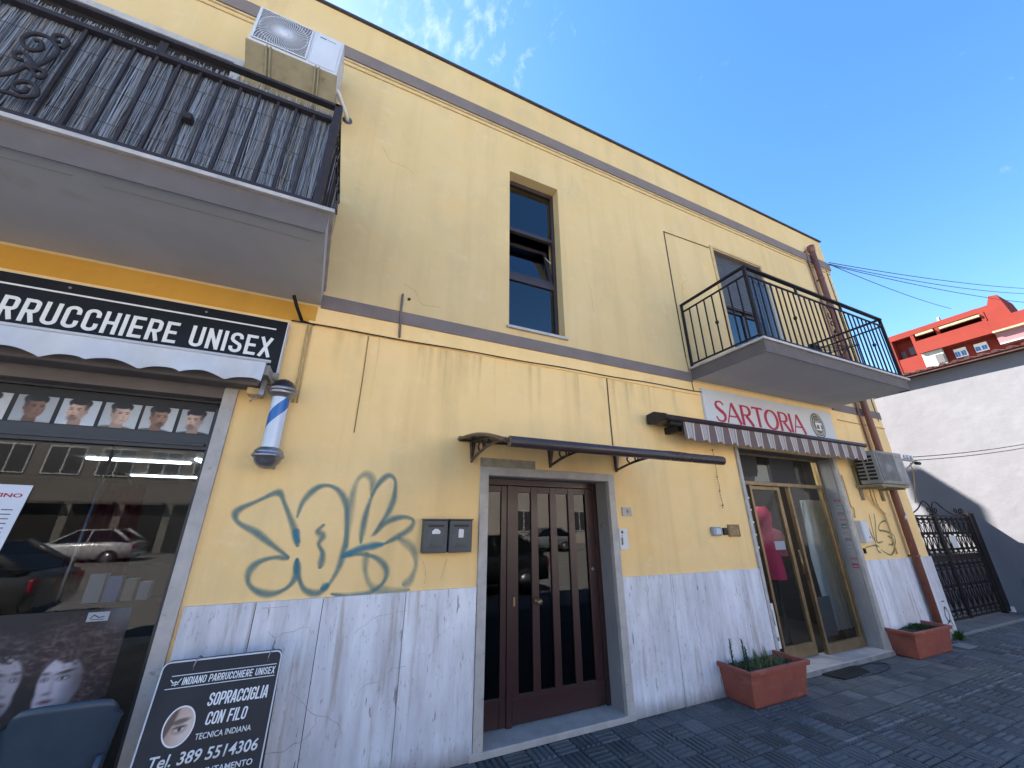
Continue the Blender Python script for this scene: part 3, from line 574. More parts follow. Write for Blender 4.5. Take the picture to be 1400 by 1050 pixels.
for i in range(48):
    x = -.571-.1145*i
    if i in (12, 13, 14): continue
    m = M(); m.box(x-.0075, x+.0075, -.997, -.983, 3.70, 4.51); build('baluster', m, MT['browniron'], BL)
for i in range(1, 8):
    m = M(); m.box(-.433, -.417, -.99+i*.118, -.974+i*.118, 3.70, 4.51); build('baluster', m, MT['browniron'], BL)
m = M(); m.box(-1.51, -1.465, -.995, -.985, 4.52, 4.66); m.box(-3.2, -3.16, -.995, -.985, 4.52, 4.66); build('rail_clamp', m, MT['browniron'], BL)
m = M(); m.box(-1.245, -1.195, -1.03, -.97, 4.04, 4.09); build('knot', m, MT['browniron'], BL, bevel=.01)
scr = [[(-2.30, 3.80), (-2.12, 3.86), (-1.984, 3.907), (-1.928, 4.014), (-1.898, 4.036), (-1.857, 4.161), (-1.862, 4.23), (-1.917, 4.285), (-1.974, 4.276), (-2.001, 4.217), (-1.98, 4.161), (-1.944, 4.148), (-1.914, 4.189), (-1.934, 4.234), (-1.959, 4.227)],
 [(-1.85, 4.24), (-1.84, 4.30), (-1.866, 4.335), (-1.9, 4.32), (-1.895, 4.285), (-1.87, 4.28)],
 [(-1.901, 4.011), (-1.866, 3.968), (-1.845, 3.99), (-1.852, 4.02), (-1.875, 4.025)], [(-1.91, 4.02), (-1.919, 4.067), (-1.963, 4.109), (-1.99, 4.089), (-1.98, 4.055), (-1.95, 4.055)],
 [(-2.1, 3.70), (-2.0, 3.78), (-1.919, 3.801), (-1.872, 3.80), (-1.83, 3.838), (-1.843, 3.895), (-1.884, 3.915), (-1.925, 3.88), (-1.91, 3.835), (-1.875, 3.84), (-1.872, 3.875)]]
for k in (0, -2.6):
    m = M()
    for s_ in scr: m.tube(smoothpts([(a+k, -1.03, b) for a, b in s_], 5), .011, 6)
    m.lathe([(0, -.01), (.03, -.01), (.03, .01), (0, .01)], (-1.905+k, -1.03, 4.03), 8, 'y'); build('scroll', m, MT['browniron'], BL)
m = M(); rr = random.Random(11)
def reedpanel(n, fx):
    for i in range(n):
        t_ = rr.random(); x, y = fx(t_); y += rr.uniform(-.012, .012); lean = rr.gauss(0, .02); b = rr.uniform(.10, .62); c = (b*.86, b*.96, b*1.12) if rr.random() < .85 else (b*.9, b*.8, b*.68)
        z1 = 4.60+rr.uniform(-.04, .04); z0 = 3.655+rr.uniform(0, .02); r = rr.uniform(.0011, .0024); k = 3; mid = rr.gauss(0, .009)
        m.tube([(x, y, z0), (x+mid+lean*.5, y, (z0+z1)/2), (x+lean, y, z1)], r, 3, caps=False, col=c)
reedpanel(3600, lambda t_: (-5.6+t_*5.13, -.955)); reedpanel(420, lambda t_: (-.452, -.95+t_*.93))
m.box(-5.9, -.47, -.936, -.932, 3.66, 4.55, col=(.045, .045, .05)); m.box(-.474, -.472, -.93, 0, 3.66, 4.55, col=(.045, .045, .05))
for z in (3.85, 4.1, 4.35): m.tube([(-5.8+i*.2, -.974+.003*(-1)**i, z+rr.uniform(-.006, .006)) for i in range(27)], .0016, 4, col=(.1, .08, .06))
RS = thing('reed_screen', 'weathered grey reed screen tied behind the left balcony railing', 'reed screen', (-3, -.95, 3.66))
build('reeds', m, MT['reed'], RS, kind='stuff', cols=True)
# balcony door of the left balcony
m = M(); m.box(-4.2, -1.58, .20, .24, 3.65, 5.98)
for i in range(46): m.box(-4.15, -1.63, .185, .20, 3.7+i*.05, 3.7+i*.05+.042)
build('roller_shutter', m, MT['shutter'], B)
m = M(); m.box(-4.28, -1.50, -.02, .02, 5.98, 6.05); m.box(-1.58, -1.50, -.02, .02, 3.65, 5.979); m.box(-4.28, -4.2, -.02, .02, 3.65, 5.979); build('door_surround', m, MT['marble'], B, bevel=.002)
m = M(); m.box(-4.2, -1.581, .0, .2, 5.972, 5.979); m.box(-1.586, -1.581, .0, .2, 3.65, 5.97); build('door_reveal', m, MT['shutter'], B)

# ---------------------------------------------------------------- right balcony
sr = M(); sr.hexa([(4.2, -1.02, 3.48), (7.40, -1.02, 3.48), (7.46, 0, 3.48), (4.2, 0, 3.48), (4.2, -1.02, 3.62), (7.40, -1.02, 3.62), (7.46, 0, 3.62), (4.2, 0, 3.62)])
BR = build('balcony', sr, MT['soffit'], B, label='small right balcony with black iron railing')
m = M(); m.box(4.194, 7.406, -1.027, -1.0205, 3.47, 3.62); m.box(4.192, 4.1995, -1.02, 0, 3.47, 3.62); m.box(7.408, 7.46, -1.02, -.9, 3.47, 3.48); build('fascia', m, MT['fascia'], BR)
m = M(); m.box(4.16, 7.46, -1.055, 0, 3.62, 3.65); build('marble_edge', m, MT['marble'], BR, bevel=.003)
X0, X1 = 4.225, 7.40
m = M(); m.box(X0-.02, X1+.02, -1.015, -.965, 4.645, 4.67); m.box(X0-.012, X1+.012, -1.0, -.98, 4.53, 4.55); m.box(X0-.012, X1+.012, -1.0, -.98, 3.70, 3.72)
for x in (X0, X1):
    m.box(x-.02, x+.02, -.965, 0, 4.645, 4.67); m.box(x-.01, x+.01, -.98, 0, 4.53, 4.55); m.box(x-.01, x+.01, -.98, 0, 3.70, 3.72)
    m.box(x-.018, x+.018, -1.008, -.972, 3.65, 4.66); m.box(x-.015, x+.015, -.03, 0, 3.65, 4.66)
for x in (5.25, 6.30): m.box(x-.018, x+.018, -1.0, -.98, 4.55, 4.645)
build('railing', m, MT['iron'], BR, bevel=.002)
def baluster(x, y, knot=False):
    m = M(); m.box(x-.007, x+.007, y-.007, y+.007, 3.72, 4.53)
    if knot: m.lathe([(.007, -.03), (.022, -.012), (.022, .012), (.007, .03)], (x, y, 4.12), 8)
    build('baluster', m, MT['iron'], BR)
nb = 27
for i in range(1, nb): baluster(X0+(X1-X0)*i/nb, -.99, i % 8 == 7) if i not in (14, 15) else None
for i in range(1, 8):
    baluster(X0, -.99+i*.122, i == 4); baluster(X1, -.99+i*.122, i == 4)
m = M(); cx = X0+(X1-X0)*14.5/nb
for s_ in (1, -1):
    for pl in ([(-.01, .40), (.03, .34), (.05, .26), (0, .20), (-.04, .24), (-.02, .29)], [(-.01, .02), (.05, .06), (.055, .14), (.01, .17), (-.035, .13), (-.02, .09), (.01, .10)]):
        m.tube(smoothpts([(cx+a*s_, -.99, 4.12+b*s_) for a, b in pl], 5), .007, 6)
m.lathe([(0, -.02), (.025, 0), (0, .02)], (cx, -.99, 4.12), 8); build('scroll', m, MT['iron'], BR)
t = thing('plastic_windbreak', 'grey translucent plastic sheet tied inside the front corner of the right balcony railing', 'plastic sheet', (4.5, -.96, 3.7))
m = M(); n = 26; m.add([(4.26+i*.022, -.955+.012*math.sin(i*1.3), z) for z in (3.74, 4.60) for i in range(n)], [(i, i+1, n+i+1, n+i) for i in range(n-1)], smooth=True)
build('sheet', m, glass('smoky_plastic', (.55, .58, .62), 1.2, .08), t)
t = thing('clothes_airer', 'folded clothes airer standing on the right balcony behind the railing', 'clothes airer', (6.5, -.5, 3.66))
m = M()
for k in range(7): m.tube([(5.95+k*.0, -.75+k*.09, 4.0+.012*k), (7.15, -.75+k*.09, 4.28+.006*k)], .006, 5)
m.tube([(5.95, -.75, 4.0), (5.95, -.2, 4.07)], .009, 6); m.tube([(7.15, -.75, 4.28), (7.15, -.2, 4.32)], .009, 6); m.tube([(6.1, -.7, 3.655), (7.0, -.68, 4.25)], .009, 6); m.tube([(7.1, -.3, 3.655), (6.1, -.28, 4.05)], .009, 6)
build('frame', m, MT['iron'], t)
m = M(); m.box(5.88, 6.0, -.72, -.66, 3.90, 4.06); build('hinge_box', m, MT['iron'], t, bevel=.006)
# french window behind the right balcony
m = M(); m.box(5.24, 6.48, .10, .15, 3.65, 6.05); m.box(5.24, 5.33, .02, .1, 3.65, 6.05); m.box(6.39, 6.48, .02, .1, 3.65, 6.05); build('dark_backing', m, MT['dark'], B) if False else None
W2 = M()
for a, b, c, d in ((5.24, 5.30, 3.65, 6.05), (6.42, 6.48, 3.65, 6.05), (5.83, 5.89, 3.65, 5.0), (5.30, 6.42, 3.65, 3.74), (5.30, 6.42, 4.94, 5.0)): W2.box(a, b, .12, .17, c, d)
fw = build('french_window', W2, MT['winmetal'], B)
m = M()
for i in range(22): m.box(5.30, 6.42, .07, .085, 5.02+i*.047, 5.02+i*.047+.041)
m.box(5.30, 6.42, .086, .1, 5.0, 6.05); build('roller_shutter', m, MT['shutter'], fw)
for a, b in ((5.30, 5.83), (5.89, 6.42)):
    m = M(); m.box(a, b, .142, .147, 3.74, 4.94); build('pane', m, MT['glassC'], fw)
m = M(); n = 30
for a, b in ((5.34, 5.62), (6.1, 6.4)): m.add([(a+(b-a)*i/n, .22+.02*math.sin(i*1.1), z) for z in (3.7, 4.93) for i in range(n+1)], [(i, i+1, n+i+2, n+i+1) for i in range(n)], smooth=True)
build('curtain', m, MT['white'], fw)
m = M(); m.box(5.30-.12, 5.239, -.02, .01, 3.65, 6.06); m.box(5.18, 6.53, -.02, .01, 6.061, 6.10); m.box(6.481, 6.53, -.02, .01, 3.65, 6.06); build('door_surround', m, MT['conduit'], B)
m = M(); m.box(5.2405, 6.4795, .001, .12, 6.04, 6.049); m.box(6.474, 6.479, .001, .12, 3.65, 6.04); build('door_reveal', m, MT['band'], B)
m = M(); m.box(XL+.3, XR-.3, 1.6, 1.62, 3.3, 7.0); build('partition', m, MT['dark'], B)

# ---------------------------------------------------------------- upper window
w = M(); y0, y1 = .13, .18
for a, b, c, d in ((1.457, 1.49, 3.69, 6.01), (2.14, 2.184, 3.69, 6.01), (1.49, 2.14, 5.95, 6.01), (1.49, 2.14, 3.69, 3.73), (1.49, 2.14, 5.165, 5.22), (1.49, 2.14, 4.42, 4.50)): w.box(a, b, y0, y1, c, d)
W1 = build('window', w, MT['winmetal'], B, label='tall narrow stairwell window with dark frame and tilted middle pane', bevel=.003)
for c, d in ((5.22, 5.95), (3.73, 4.42)):
    m = M(); m.box(1.49, 2.14, .152, .157, c, d); build('pane', m, MT['glassC'], W1)
def tilt(p, z0=4.50, y=.15, a=-14): # sash hinged at the bottom, leaning into the room
    q = Vector(p); d = q.z-z0; e = q.y-y; c, s_ = math.cos(rad(a)), math.sin(rad(a)); return Vector((q.x, y+e*c-d*s_, z0+d*c+e*s_))
m = M()
for a, b, c, d in ((1.495, 1.54, 4.50, 5.14), (2.09, 2.135, 4.50, 5.14), (1.54, 2.09, 5.09, 5.14), (1.54, 2.09, 4.50, 4.55)): m.box(a, b, .135, .175, c, d)
m.v = [tuple(tilt(p)) for p in m.v]; build('tilted_sash', m, MT['winmetal'], W1)
m = M(); m.box(1.54, 2.09, .152, .156, 4.55, 5.09); m.v = [tuple(tilt(p)) for p in m.v]; build('pane', m, MT['glassC'], W1)
m = M(); m.tube([(2.12, .16, 4.85), (2.10, .27, 5.02)], .006, 6); build('stay', m, MT['acwhite'], W1)
m = M(); m.box(1.43, 2.21, -.035, .14, 3.66, 3.69); build('sill', m, MT['marble'], W1, bevel=.003)

# ---------------------------------------------------------------- main door
m = M(); m.box(1.172, 1.252, -.026, .02, .0, 2.135); m.box(2.612, 2.690, -.026, .02, .0, 2.135); m.box(1.253, 2.611, -.026, .02, 2.06, 2.135)
DS = build('door_surround', m, MT['marble'], B, bevel=.002)
m = M(); m.box(2.608, 2.619, .021, .23, .05, 2.07); m.box(1.251, 1.262, .021, .23, .05, 2.07); m.box(1.262, 2.608, .021, .23, 2.056, 2.069); build('door_reveal', m, MT['reveal'], B)
m = M(); m.box(1.14, 2.70, -.035, .30, .002, .05); build('door_step', m, MT['marble'], B, bevel=.005)
m = M(); m.box(1.172, 1.75, -.003, .004, 2.136, 2.22); build('bare_lintel_patch', m, mat('bare_cement_patch', (.40, .34, .24), (.30, .26, .2), scale=14, rough=1, ramp=(.4, .6)), B)
yd = .225
m = M(); m.box(1.263, 1.31, yd-.03, yd+.03, .05, 2.055); m.box(2.56, 2.607, yd-.03, yd+.03, .05, 2.055); m.box(1.311, 2.559, yd-.03, yd+.03, 1.995, 2.055)
m.box(1.535, 1.585, yd-.035, yd+.03, .05, 1.994)
D = build('front_door', m, MT['darkmetal'], B, label='dark brown two leaf entrance door with narrow glass slots', bevel=.003)
def leaf(x0, x1, slots, zb, zt, nm):
    m = M(); xs = [x0]+[v for s_ in slots for v in s_]+[x1]
    for a, b in zip(xs[::2], xs[1::2]): m.box(a, b, yd-.022, yd+.022, .06, 1.992)
    for a, b in slots: m.box(a+.0005, b-.0005, yd-.02, yd+.02, .06, zb); m.box(a+.0005, b-.0005, yd-.02, yd+.02, zt, 1.99)
    o = build(nm, m, MT['darkmetal'], D, bevel=.003)
    for a, b in slots:
        m = M(); m.box(a-.001, b+.001, yd-.003, yd+.002, zb-.001, zt+.001); build('pane', m, MT['glassB'], D)
    return o
leaf(1.312, 1.534, [(1.335, 1.475)], .26, 1.93, 'door_leaf')
leaf(1.588, 2.558, [(1.655, 1.80), (1.875, 2.02), (2.095, 2.24), (2.315, 2.46)], .26, 1.93, 'door_leaf')
m = M(); m.box(1.59, 2.555, yd-.026, yd-.0221, .075, .24); build('kick_panel', m, MT['darkmetal'], D, bevel=.002)
m = M(); m.lathe([(.0, -.075), (.022, -.073), (.028, -.06), (.022, -.045), (.012, -.04), (.012, -.02), (.03, -.018), (.03, 0)], (1.848, yd-.022, .955), 20, 'y'); build('knob', m, MT['bronze'], D)
m = M(); m.box(1.600, 1.618, yd-.03, yd-.022, .93, 1.0); build('lock_plate', m, MT['bronze'], D)
m = M(); m.lathe([(0, 0), (.018, .0), (.018, -.006), (0, -.008)], (2.5, yd-.022, 1.2), 12, 'y'); build('rosette', m, MT['chrome'], D)
m = M(); m.lathe([(0, 0), (.02, 0), (.02, -.008), (0, -.01)], (2.607, .12, 1.62), 14, 'x'); build('buzzer', m, MT['chrome'], D)
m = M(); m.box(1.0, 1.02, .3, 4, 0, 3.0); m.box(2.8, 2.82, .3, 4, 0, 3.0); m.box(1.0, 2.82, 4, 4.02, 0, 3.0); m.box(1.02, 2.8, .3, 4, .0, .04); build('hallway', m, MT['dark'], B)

# canopy above the main door
CN = thing('door_canopy', 'arched smoked brown polycarbonate canopy on scroll brackets above the entrance door', 'canopy', (1.92, 0, 2.3))
prof = [(-1.17*i/14, 2.375-.235*(i/14)+.045*math.sin(math.pi*i/14)) for i in range(15)]
m = M(); n = len(prof)
for th in (0, -.006): m.add([(x, y, z+th) for x in (.97, 2.88) for y, z in prof], [(i, i+1, n+i+1, n+i) for i in range(n-1)], smooth=True)
def smoked():
    mm = mat('smoked_sheet', (.05, .035, .036), rough=.2); t_ = mm.node_tree; p = t_.nodes['Principled BSDF']; p.inputs['Alpha'].default_value = .88; return mm
build('roof_sheet', m, smoked(), CN)
for x in (.955, 2.895): m = M(); m.tube([(x, y, z+.002) for y, z in prof], .014, 8); build('side_trim', m, MT['canopy'], CN)
m = M(); m.tube([(.95, -1.185, 2.135), (2.90, -1.185, 2.135)], .036, 14); build('gutter', m, MT['canopy'], CN)
m = M(); m.box(.95, 2.90, -.03, 0, 2.355, 2.40); build('wall_rail', m, MT['canopy'], CN)
for x in (1.08, 1.915, 2.745):
    m = M(); h = .022
    m.hexa([(x-.006, -.03, 2.165), (x+.006, -.03, 2.165), (x+.006, 0, 2.165), (x-.006, 0, 2.165), (x-h, -.06, 2.36), (x+h, -.06, 2.36), (x+h, 0, 2.36), (x-h, 0, 2.36)])
    low = smoothpts([(0, -.02, 2.185), (0, -.30, 2.235), (0, -.62, 2.25), (0, -.92, 2.215), (0, -1.16, 2.13)], 5)
    m.tube([(x, p[1], p[2]) for p in low], .013, 8); m.tube([(x, y, z-.014) for y, z in prof], .011, 8)
    m.tube(smoothpts([(x, -.24, 2.23), (x, -.20, 2.28), (x, -.26, 2.325), (x, -.31, 2.30), (x, -.33, 2.24)], 4), .009, 6); m.tube(smoothpts([(x, -.36, 2.24), (x, -.38, 2.29), (x, -.44, 2.30), (x, -.48, 2.26)], 4), .009, 6)
    build('bracket', m, MT['canopy'], CN)

# letterboxes
def mailbox(x, label):
    t = thing('letterbox', label, 'letterbox', (x, -.04, 1.41), 'charcoal letterboxes beside the entrance')
    x0, x1, z0, z1 = x-.1, x+.1, 1.412, 1.662
    m = M(); m.box(x0, x1, -.085, -.001, z0, z1); build('body', m, MT['mailgrey'], t, bevel=.006)
    m = M(); m.box(x0+.02, x1-.02, -.089, -.0851, z0+.02, z1-.025); build('door', m, MT['mailgrey'], t, bevel=.002)
    m = M(); m.box(x0-.004, x1+.004, -.098, 0, z1+.0005, z1+.012); build('lid', m, MT['mailgrey'], t, bevel=.003)
    m = M(); m.box(x0+.035, x1-.035, -.0905, -.0891, z1-.052, z1-.034); build('slot', m, MT['black'], t)
    m = M()
    for i in range(5): a = x0+.045+i*.022; m.prism([(a, z0+.035), (a+.006, z0+.035), (a+.032, z0+.075-.006*i), (a+.026, z0+.075-.006*i)], -.0905, -.0891)
    build('vent', m, MT['black'], t); return t, x0, x1, z1
t, x0, x1, z1 = mailbox(.775, 'left charcoal letterbox with a torn rounded white name sticker')
m = M(); m.prism([(x0+.07, z1-.105), (x0+.135, z1-.105), (x0+.138, z1-.085), (x0+.115, z1-.066), (x0+.09, z1-.066), (x0+.068, z1-.085)], -.0915, -.0896); build('name_sticker', m, MT['white'], t)
t, x0, x1, z1 = mailbox(.990, 'right charcoal letterbox with an upright white name sticker, next to the door frame')
m = M(); m.prism([(x0+.078, z1-.135), (x0+.12, z1-.135), (x0+.123, z1-.072), (x0+.085, z1-.066), (x0+.078, z1-.08)], -.0915, -.0896); build('name_sticker', m, MT['white'], t)
# intercom, number tile, bells, chain
t = thing('intercom', 'slim white intercom panel on the yellow wall right of the entrance door', 'intercom', (2.755, -.01, 1.38))
m = M(); m.box(2.70, 2.81, -.022, 0, 1.385, 1.588); build('plate', m, MT['white'], t, bevel=.004)
m = M(); m.box(2.725, 2.75, -.024, -.0221, 1.54, 1.568); m.box(2.72, 2.735, -.024, -.0221, 1.43, 1.50)
for i in range(5): m.box(2.725, 2.745, -.0236, -.0221, 1.515-i*.018, 1.522-i*.018)
build('speaker_grille', m, MT['mailgrey'], t)
t = thing('house_number_tile', 'small grey marble house number tile above the intercom', 'house number', (2.835, -.01, 1.71))
m = M(); m.box(2.775, 2.895, -.016, 0, 1.712, 1.80); build('tile', m, MT['marble'], t, bevel=.002); text('9', 2.84, 1.732, .045, -.0175, MT['mailgrey'], t, align='CENTER', name='numeral')
t = thing('doorbell', 'grey plastic doorbell box left of the tailor shop window', 'doorbell', (4.12, -.02, 1.5))
m = M(); m.box(4.05, 4.19, -.05, 0, 1.505, 1.60); build('box', m, mat('blue_grey_plastic', (.27, .32, .38), rough=.5), t, bevel=.012)
m = M(); m.box(4.09, 4.165, -.053, -.0505, 1.52, 1.585); build('cover', m, MT['acwhite'], t, bevel=.004)
t = thing('ceramic_plaque', 'small square ochre ceramic plaque beside the tailor shop door frame', 'plaque', (4.44, -.02, 1.48))
m = M(); m.box(4.345, 4.54, -.02, 0, 1.49, 1.628); build('tile', m, mat('ochre_ceramic', (.36, .24, .09), (.20, .12, .045), rough=.4, scale=22), t, bevel=.004)
m = M(); m.ribbon([(4.36, 1.505), (4.525, 1.505), (4.525, 1.613), (4.36, 1.613)], .008, -.0222, closed=True); build('border', m, MT['crack'], t)
m = M(); m.box(4.255, 4.315, -.025, 0, 1.51, 1.59); o = build('switch_box', m, MT['black']); o['label'] = 'tiny black switch box between the grey doorbell and the ochre plaque'; o['category'] = 'switch'
m = M()
for i in range(26): z = 2.52-i*.028; m.lathe([(0, -.012), (.006 if i % 6 else .014, 0), (0, .012)], (4.30+.006*math.sin(i*.9)+.0*i, -.03, z), 6)
o = build('hanging_chain', m, MT['iron']); o['label'] = 'thin rusty chain hanging down the wall from the striped awning'; o['category'] = 'chain'

# ---------------------------------------------------------------- barber shop front
m = M(); m.box(-.90, -.815, -.027, .1, 0, 2.60); build('shop_surround', m, MT['marble'], B, bevel=.002)
m = M(); m.box(-5, -.901, -.012, .3, 2.52, 2.615); build('lintel', m, MT['fascia'], B)
SF = M(); SF.box(-5, -.905, .08, .14, 2.500, 2.519); SF.box(-5, -.905, .07, .14, 2.14, 2.25); SF.box(-.945, -.905, .08, .14, 0, 2.139); SF.box(-.945, -.905, .08, .14, 2.251, 2.454); SF.box(-5, -.946, .08, .14, 0, .12); SF.box(-5, -.95, .055, .0699, 2.165, 2.185)
SF.box(-3.0, -2.95, .081, .139, .121, 2.139); SF.box(-.942, -.91, .079, .0801, 0, 2.1)
BS = build('shop_window', SF, MT['shopmetal'], B, label='barber shop window with a strip of haircut pictures', bevel=.003)
m = M(); m.box(-5, -.946, .115, .121, 2.2505, 2.499); build('film_panel', m, MT['black'], BS)
m = M(); m.box(-2.949, -.946, .105, .111, .121, 2.139); build('pane', m, MT['glassA'], BS); m = M(); m.box(-5, -3.001, .105, .111, .121, 2.139); build('pane', m, MT['glassA'], BS)
skin = {0: (.20, .105, .075), 1: (.50, .33, .25), 2: (.52, .36, .28), 3: (.30, .17, .11), 4: (.50, .34, .27), 5: (.45, .3, .22)}
def haircut(k):
    r = np.random.default_rng(k)
    fl = [1, -1, 1, 1, -1, 1][k]; hair = (.018, .014, .013); cl = [(.35, .36, .34), (.62, .63, .66), (.15, .14, .12), (.10, .10, .11), (.06, .06, .07), (.2, .2, .2)][k]
    def fn(u, v):
        c = np.zeros(u.shape+(3,))+np.array([(.36, .38, .40), (.50, .53, .58), (.45, .48, .50), (.48, .49, .51), (.44, .46, .49), (.5, .5, .5)][k]); c *= (1-.25*v+.15*u)[..., None]
        u = .52+(u-.5)*.70; v = .535+(v-.5)*.74; f = u if fl > 0 else 1-u
        sk = np.array(skin[k])
        c = over(c, ell(f, v, .46, -.02, .50, .26, .08), cl); c = over(c, ell(f, v, .50, .22, .12, .22, .1), sk*.7)
        c = over(c, ell(f, v, .50, .80, .215, .16, .08), hair)
        c = over(c, ell(f, v, .52, .56, .175, .29, .07, 4), sk)
        c = over(c, ell(f, v, .41, .56, .07, .22, .5)*.45, sk*.45); c = over(c, ell(f, v, .60, .58, .08, .16, .6)*.35, np.minimum(sk*1.5, .8))
        c = over(c, ell(f, v, .50, .84, .20, .10, .12), hair); c = over(c, ell(f, v, .36, .70, .045, .13, .35)*.8, np.array(hair)*2.5)
        for ex in (.50, .63): c = over(c, ell(f, v, ex, .60, .035, .016, .4)*.9, (.02, .015, .012)); c = over(c, ell(f, v, ex, .645, .05, .013, .4)*.85, hair)
        c = over(c, ell(f, v, .585, .50, .022, .06, .6)*.4, sk*.4); c = over(c, ell(f, v, .575, .395, .055, .014, .4)*.7, sk*np.array([.75, .4, .4]))
        c = over(c, ell(f, v, .345, .55, .028, .06, .2), sk*.7)
        if k in (1, 4, 3): c = over(c, ell(f, v, .56, .345, .10, .075, .4)*.6, hair); c = over(c, ell(f, v, .575, .43, .06, .018, .4)*.7, hair)
        return c*(1+.08*(vnoise(u, v, 24, 24, k)-.5))[..., None]
    return fn
labs = ['man with short black hair and a light hooded top', 'bearded man looking left with a dark fade', 'man with dark fringe looking down', 'man with cropped black hair looking right', 'young man with quiff and dark shirt', 'haircut picture cut by the frame']
for k, (a, b) in enumerate(((-2.02, -1.826), (-1.802, -1.608), (-1.586, -1.389), (-1.371, -1.178), (-1.156, -.96), (-2.24, -2.045))):
    picture('haircut_picture', a, b, 2.262, 2.438, .1135, haircut(k), BS, 64, 64, label='printed portrait of '+labs[k] if k < 5 else labs[5])
# large window poster, woman with big hair and man beside her
def poster(u, v):   # u 0..1 over x -3.2..-1.086 ; v 0..1 over z 0..1.14
    x = -3.2+u*2.114; z = v*1.14; U, V = x, z
    n1 = vnoise(u, v, 26, 26, 1); n2 = vnoise(u, v, 90, 70, 2); n3 = vnoise(u, v, 8, 6, 3)
    c = np.zeros(u.shape+(3,))+np.array((.014, .014, .020)); c *= (1+.6*(n3-.5))[..., None]
    def hairlocks(cx, cz, rx, rz, a, base, hi, f, c):
        m_ = ell(U+.07*(n1-.5), V+.07*(n2-.5), cx, cz, rx, rz, .22, a)
        th = np.arctan2(V-cz+.25, U-cx); wv = vnoise(np.clip(th/3.2+.1*n1, 0, 1), np.clip(np.hypot(U-cx, V-cz)*1.2, 0, 1), 110, 7, int(f)); w2 = vnoise(np.clip(u+.03*n1, 0, 1), np.clip(v+.04*n3, 0, 1), 46, 60, int(f)+3)
        st = np.clip(1-np.abs(2*wv-1), 0, 1)**4*.8+np.clip(1-np.abs(2*w2-1), 0, 1)**5
        return over(c, m_, base)+(m_*st*(.1+.9*n2))[..., None]*np.array(hi)*.8
    c = hairlocks(-1.28, .93, .25, .16, -6, (.022, .015, .018), (.10, .072, .078), 9, c)
    c = hairlocks(-1.16, .74, .12, .24, 8, (.020, .014, .016), (.10, .07, .068), 7, c)
    c = hairlocks(-1.66, .96, .17, .09, 0, (.02, .017, .02), (.09, .085, .095), 12, c)
    fa = np.array((.42, .39, .45))
    def face(c, cx, cz, k, f, a, tone):      # generic three-quarter face, k = scale, f = facing
        e = lambda dx, dz, rx, rz, so, an=0: ell(U, V, cx+f*dx*k, cz+dz*k, rx*k, rz*k, so, an*f+a)
        c = over(c, e(0, 0, .092, .130, .06), tone); c = over(c, e(-.02, -.075, .066, .085, .10), tone*.97)
        c = over(c, e(.075, .0, .04, .15, .8)*.85, tone*.16); c = over(c, e(.02, -.13, .06, .04, .7)*.7, tone*.2); c = over(c, e(.045, -.06, .03, .05, .8)*.45, tone*.35)
        c = over(c, e(.012, .028, .036, .017, .7)*.75, tone*.25); c = over(c, e(-.066, .026, .022, .014, .7)*.75, tone*.25)
        c = over(c, e(.010, .052, .046, .0085, .5, 6)*.95, (.02, .016, .018)); c = over(c, e(-.070, .050, .022, .008, .5, -4)*.9, (.02, .016, .018))
        c = over(c, e(.010, .022, .026, .0095, .35), (.025, .02, .025)); c = over(c, e(.009, .021, .019, .0062, .3), (.40, .41, .44)); c = over(c, e(.006, .021, .0075, .0072, .3), (.02, .03, .03))
        c = over(c, e(-.067, .020, .016, .0085, .4), (.03, .025, .03)); c = over(c, e(-.068, .020, .010, .005, .3), (.34, .35, .38)); c = over(c, e(-.070, .020, .005, .0055, .3), (.02, .03, .03))
        c = over(c, e(-.030, -.012, .008, .045, .8)*.45, tone*.4); c = over(c, e(-.040, -.048, .019, .008, .6)*.75, tone*.25); c = over(c, e(-.035, -.085, .033, .012, .4)*.9, tone*np.array((.42, .22, .28))); c = over(c, e(-.035, -.086, .030, .002, .5), tone*.1)
        return over(c, e(-.045, .05, .03, .05, .9)*.25, np.minimum(tone*1.35, .8))
    c = face(c, -1.315, .775, 1.0, 1, 6, fa)
    c = face(c, -1.585, .79, 1.08, -1, -4, fa*.72)
    c = over(c, ell(U, V, -1.60, .655, .10, .055, .5)*.75, (.03, .026, .03))
    c = hairlocks(-1.27, .945, .20, .085, -10, (.022, .015, .018), (.12, .085, .09), 9, c)
    c = hairlocks(-1.175, .76, .055, .20, 6, (.020, .014, .016), (.11, .075, .075), 7, c)
    c = hairlocks(-1.60, .955, .13, .06, 5, (.02, .017, .02), (.10, .095, .105), 12, c)
    gr = np.clip((U+1.24)/.10, 0, 1)*np.clip((V-1.0)/.10, 0, 1); c = over(c, gr*.55, (.16, .16, .18))
    return c
picture('window_poster', -3.2, -1.086, .125, 1.14, .1035, lambda u, v: poster(u, (.125+v*1.015)/1.14), BS, 300, 170, label='dark photographic poster of a woman with big curly hair beside a man')
m = M(); m.box(-1.29, -1.19, .1015, .103, 1.075, 1.125); build('sticker', m, mat('pale_sticker', (.30, .34, .38), rough=.4), BS)
m = M(); m.ribbon([(-1.275, 1.09), (-1.26, 1.11), (-1.235, 1.095), (-1.21, 1.10)], .006, .1005); m.ribbon([(-1.27, 1.085), (-1.21, 1.085)], .004, .1005); build('sticker_print', m, MT['mailgrey'], BS)
